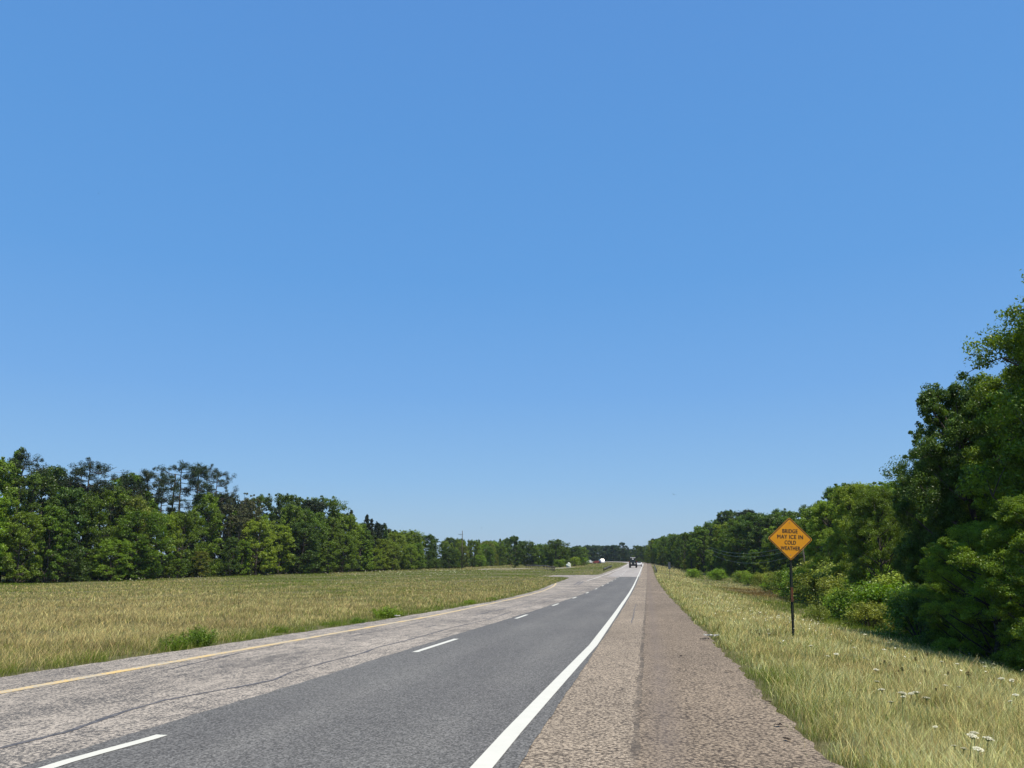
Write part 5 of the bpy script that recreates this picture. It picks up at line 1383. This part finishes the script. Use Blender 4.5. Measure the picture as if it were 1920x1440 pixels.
# white umbels (wild carrot) and their brown seed heads
MAT['umbel'] = mat('white_petals', (.6, .58, .42), .8, 0, .1); MAT['stalk'] = mat('green_stalk', (.2, .24, .08), .8, 0, .1); MAT['seedhead'] = mat('brown_seed_head', (.07, .045, .025), .9, 0, .1)
def umbel(kind):
    r = np.random.default_rng(3 + kind); H = .38; P = []; top = np.array([.03, .0, H])
    P.append(([(0, 0, 0), (.02, .01, .2), top], [.005, .004, .003]))
    Vh = []; R = .04 if kind == 0 else .024; n = 130 if kind == 0 else 60
    for k in range(14):
        a = k * 2.4; rr = R * math.sqrt((k + .5) / 14); e = top + [math.cos(a) * rr, math.sin(a) * rr, (.035 - rr * .35) if kind == 0 else .05 + .02 * math.sin(k)]; P.append(([top, e], [.0018, .0012]))
    stalk = tubes(P, 4); V = []
    for k in range(n):
        a = k * 2.39996; rr = R * math.sqrt((k + .5) / n); c = top + [math.cos(a) * rr, math.sin(a) * rr, (.037 - rr * .4 + r.normal(0, .002)) if kind == 0 else .02 + .05 * r.random()]
        s_ = .0052 * r.uniform(.8, 1.3); nn = np.array([r.normal(0, .25), r.normal(0, .25), 1.]) if kind == 0 else r.normal(0, 1, 3); nn /= np.linalg.norm(nn); t1 = np.cross(nn, [1, .1, 0]); t1 /= np.linalg.norm(t1); t2 = np.cross(nn, t1)
        V += [c - t1 * s_, c - t2 * s_, c + t1 * s_, c + t2 * s_]
    return stalk, (np.array(V), np.arange(len(V)).reshape(-1, 4))
for kind, (nm, hn, hm) in enumerate([('white_wildflower', 'flower_head', 'umbel'), ('dried_flower_stalk', 'seed_head', 'seedhead')]):
    (sv, sf), (hv, hf) = umbel(kind)
    a = np_obj('stalk', sv, sf, MAT['stalk'], smooth=True); b = np_obj(hn, hv, hf, MAT[hm]); ma, mb2 = a.data, b.data; bpy.data.objects.remove(a); bpy.data.objects.remove(b)
    for (X, Y, k) in FLOWERS[kind]:
        e = empty(nm, (X, Y, float(ground(X, Y)) - .02), (X * 7.3 + Y * 3.1) % 6.28); e.scale = (k, k, min(k, 1.15)); e.rotation_euler.x = math.sin(X * 9) * .2; e.rotation_euler.y = math.cos(X * 5) * .15
        tag(e, 'white flat topped wildflower standing in the right verge grass' if kind == 0 else 'brown dried flower head standing in the right verge grass', 'wildflower' if kind == 0 else 'seed head', 'white wildflowers in the right verge' if kind == 0 else 'brown seed heads in the right verge')
        link(bpy.data.objects.new('stalk', ma), e); link(bpy.data.objects.new(hn, mb2), e)
# distant flower specks in the grass, past counting
r_ = np.random.default_rng(21); V = []
for (cx_, cy_, sx_, sy_, n_) in [(3.6, 44, 1.2, 8, 260), (5.2, 33, 1.1, 4, 170), (4.2, 60, 1.6, 14, 200), (6.5, 24, 2.5, 6, 90), (-52, 175, 12, 22, 500), (-75, 112, 6, 10, 160), (-35, 120, 22, 35, 260)]:
    x = r_.normal(cx_, sx_, n_); y = r_.normal(cy_, sy_, n_)
    for X, Y in zip(x, y):
        if edge_l(Y) - .8 < X < edge_r(Y) + .6 or Y < 5: continue
        d_ = math.hypot(X, Y); s_ = max(.02, .0004 * d_) * r_.uniform(.7, 1.3); c = np.array([X, Y, float(ground(X, Y)) + r_.uniform(.26, .42)]); tl = r_.normal(0, .35, 2)
        V += [c + [-s_, 0, -s_ * tl[0]], c + [0, -s_, -s_ * tl[1]], c + [s_, 0, s_ * tl[0]], c + [0, s_, s_ * tl[1]]]
V = np.array(V); o = np_obj('wildflower_heads', V, np.arange(len(V)).reshape(-1, 4), MAT['umbel']); tag(o, 'scattered small white flower heads dotted through the grass on both sides', 'wildflowers', kind='stuff')

# ------------------------------------------------------------------ summer haze over the whole place
hm = bpy.data.materials.new('haze_air'); hm.use_nodes = True; t_ = hm.node_tree; t_.nodes.clear()
ou = N(t_, 'OutputMaterial'); pv = N(t_, 'VolumePrincipled'); pv.inputs['Color'].default_value = (.78, .88, 1, 1); pv.inputs['Density'].default_value = .00009; pv.inputs['Anisotropy'].default_value = .2
t_.links.new(pv.outputs[0], ou.inputs['Volume'])
hz = MB().box((-50, 300, 30), (9000, 9000, 76)).build('haze', hm); tag(hz, 'thin pale summer haze over road and woods', 'haze', kind='stuff')
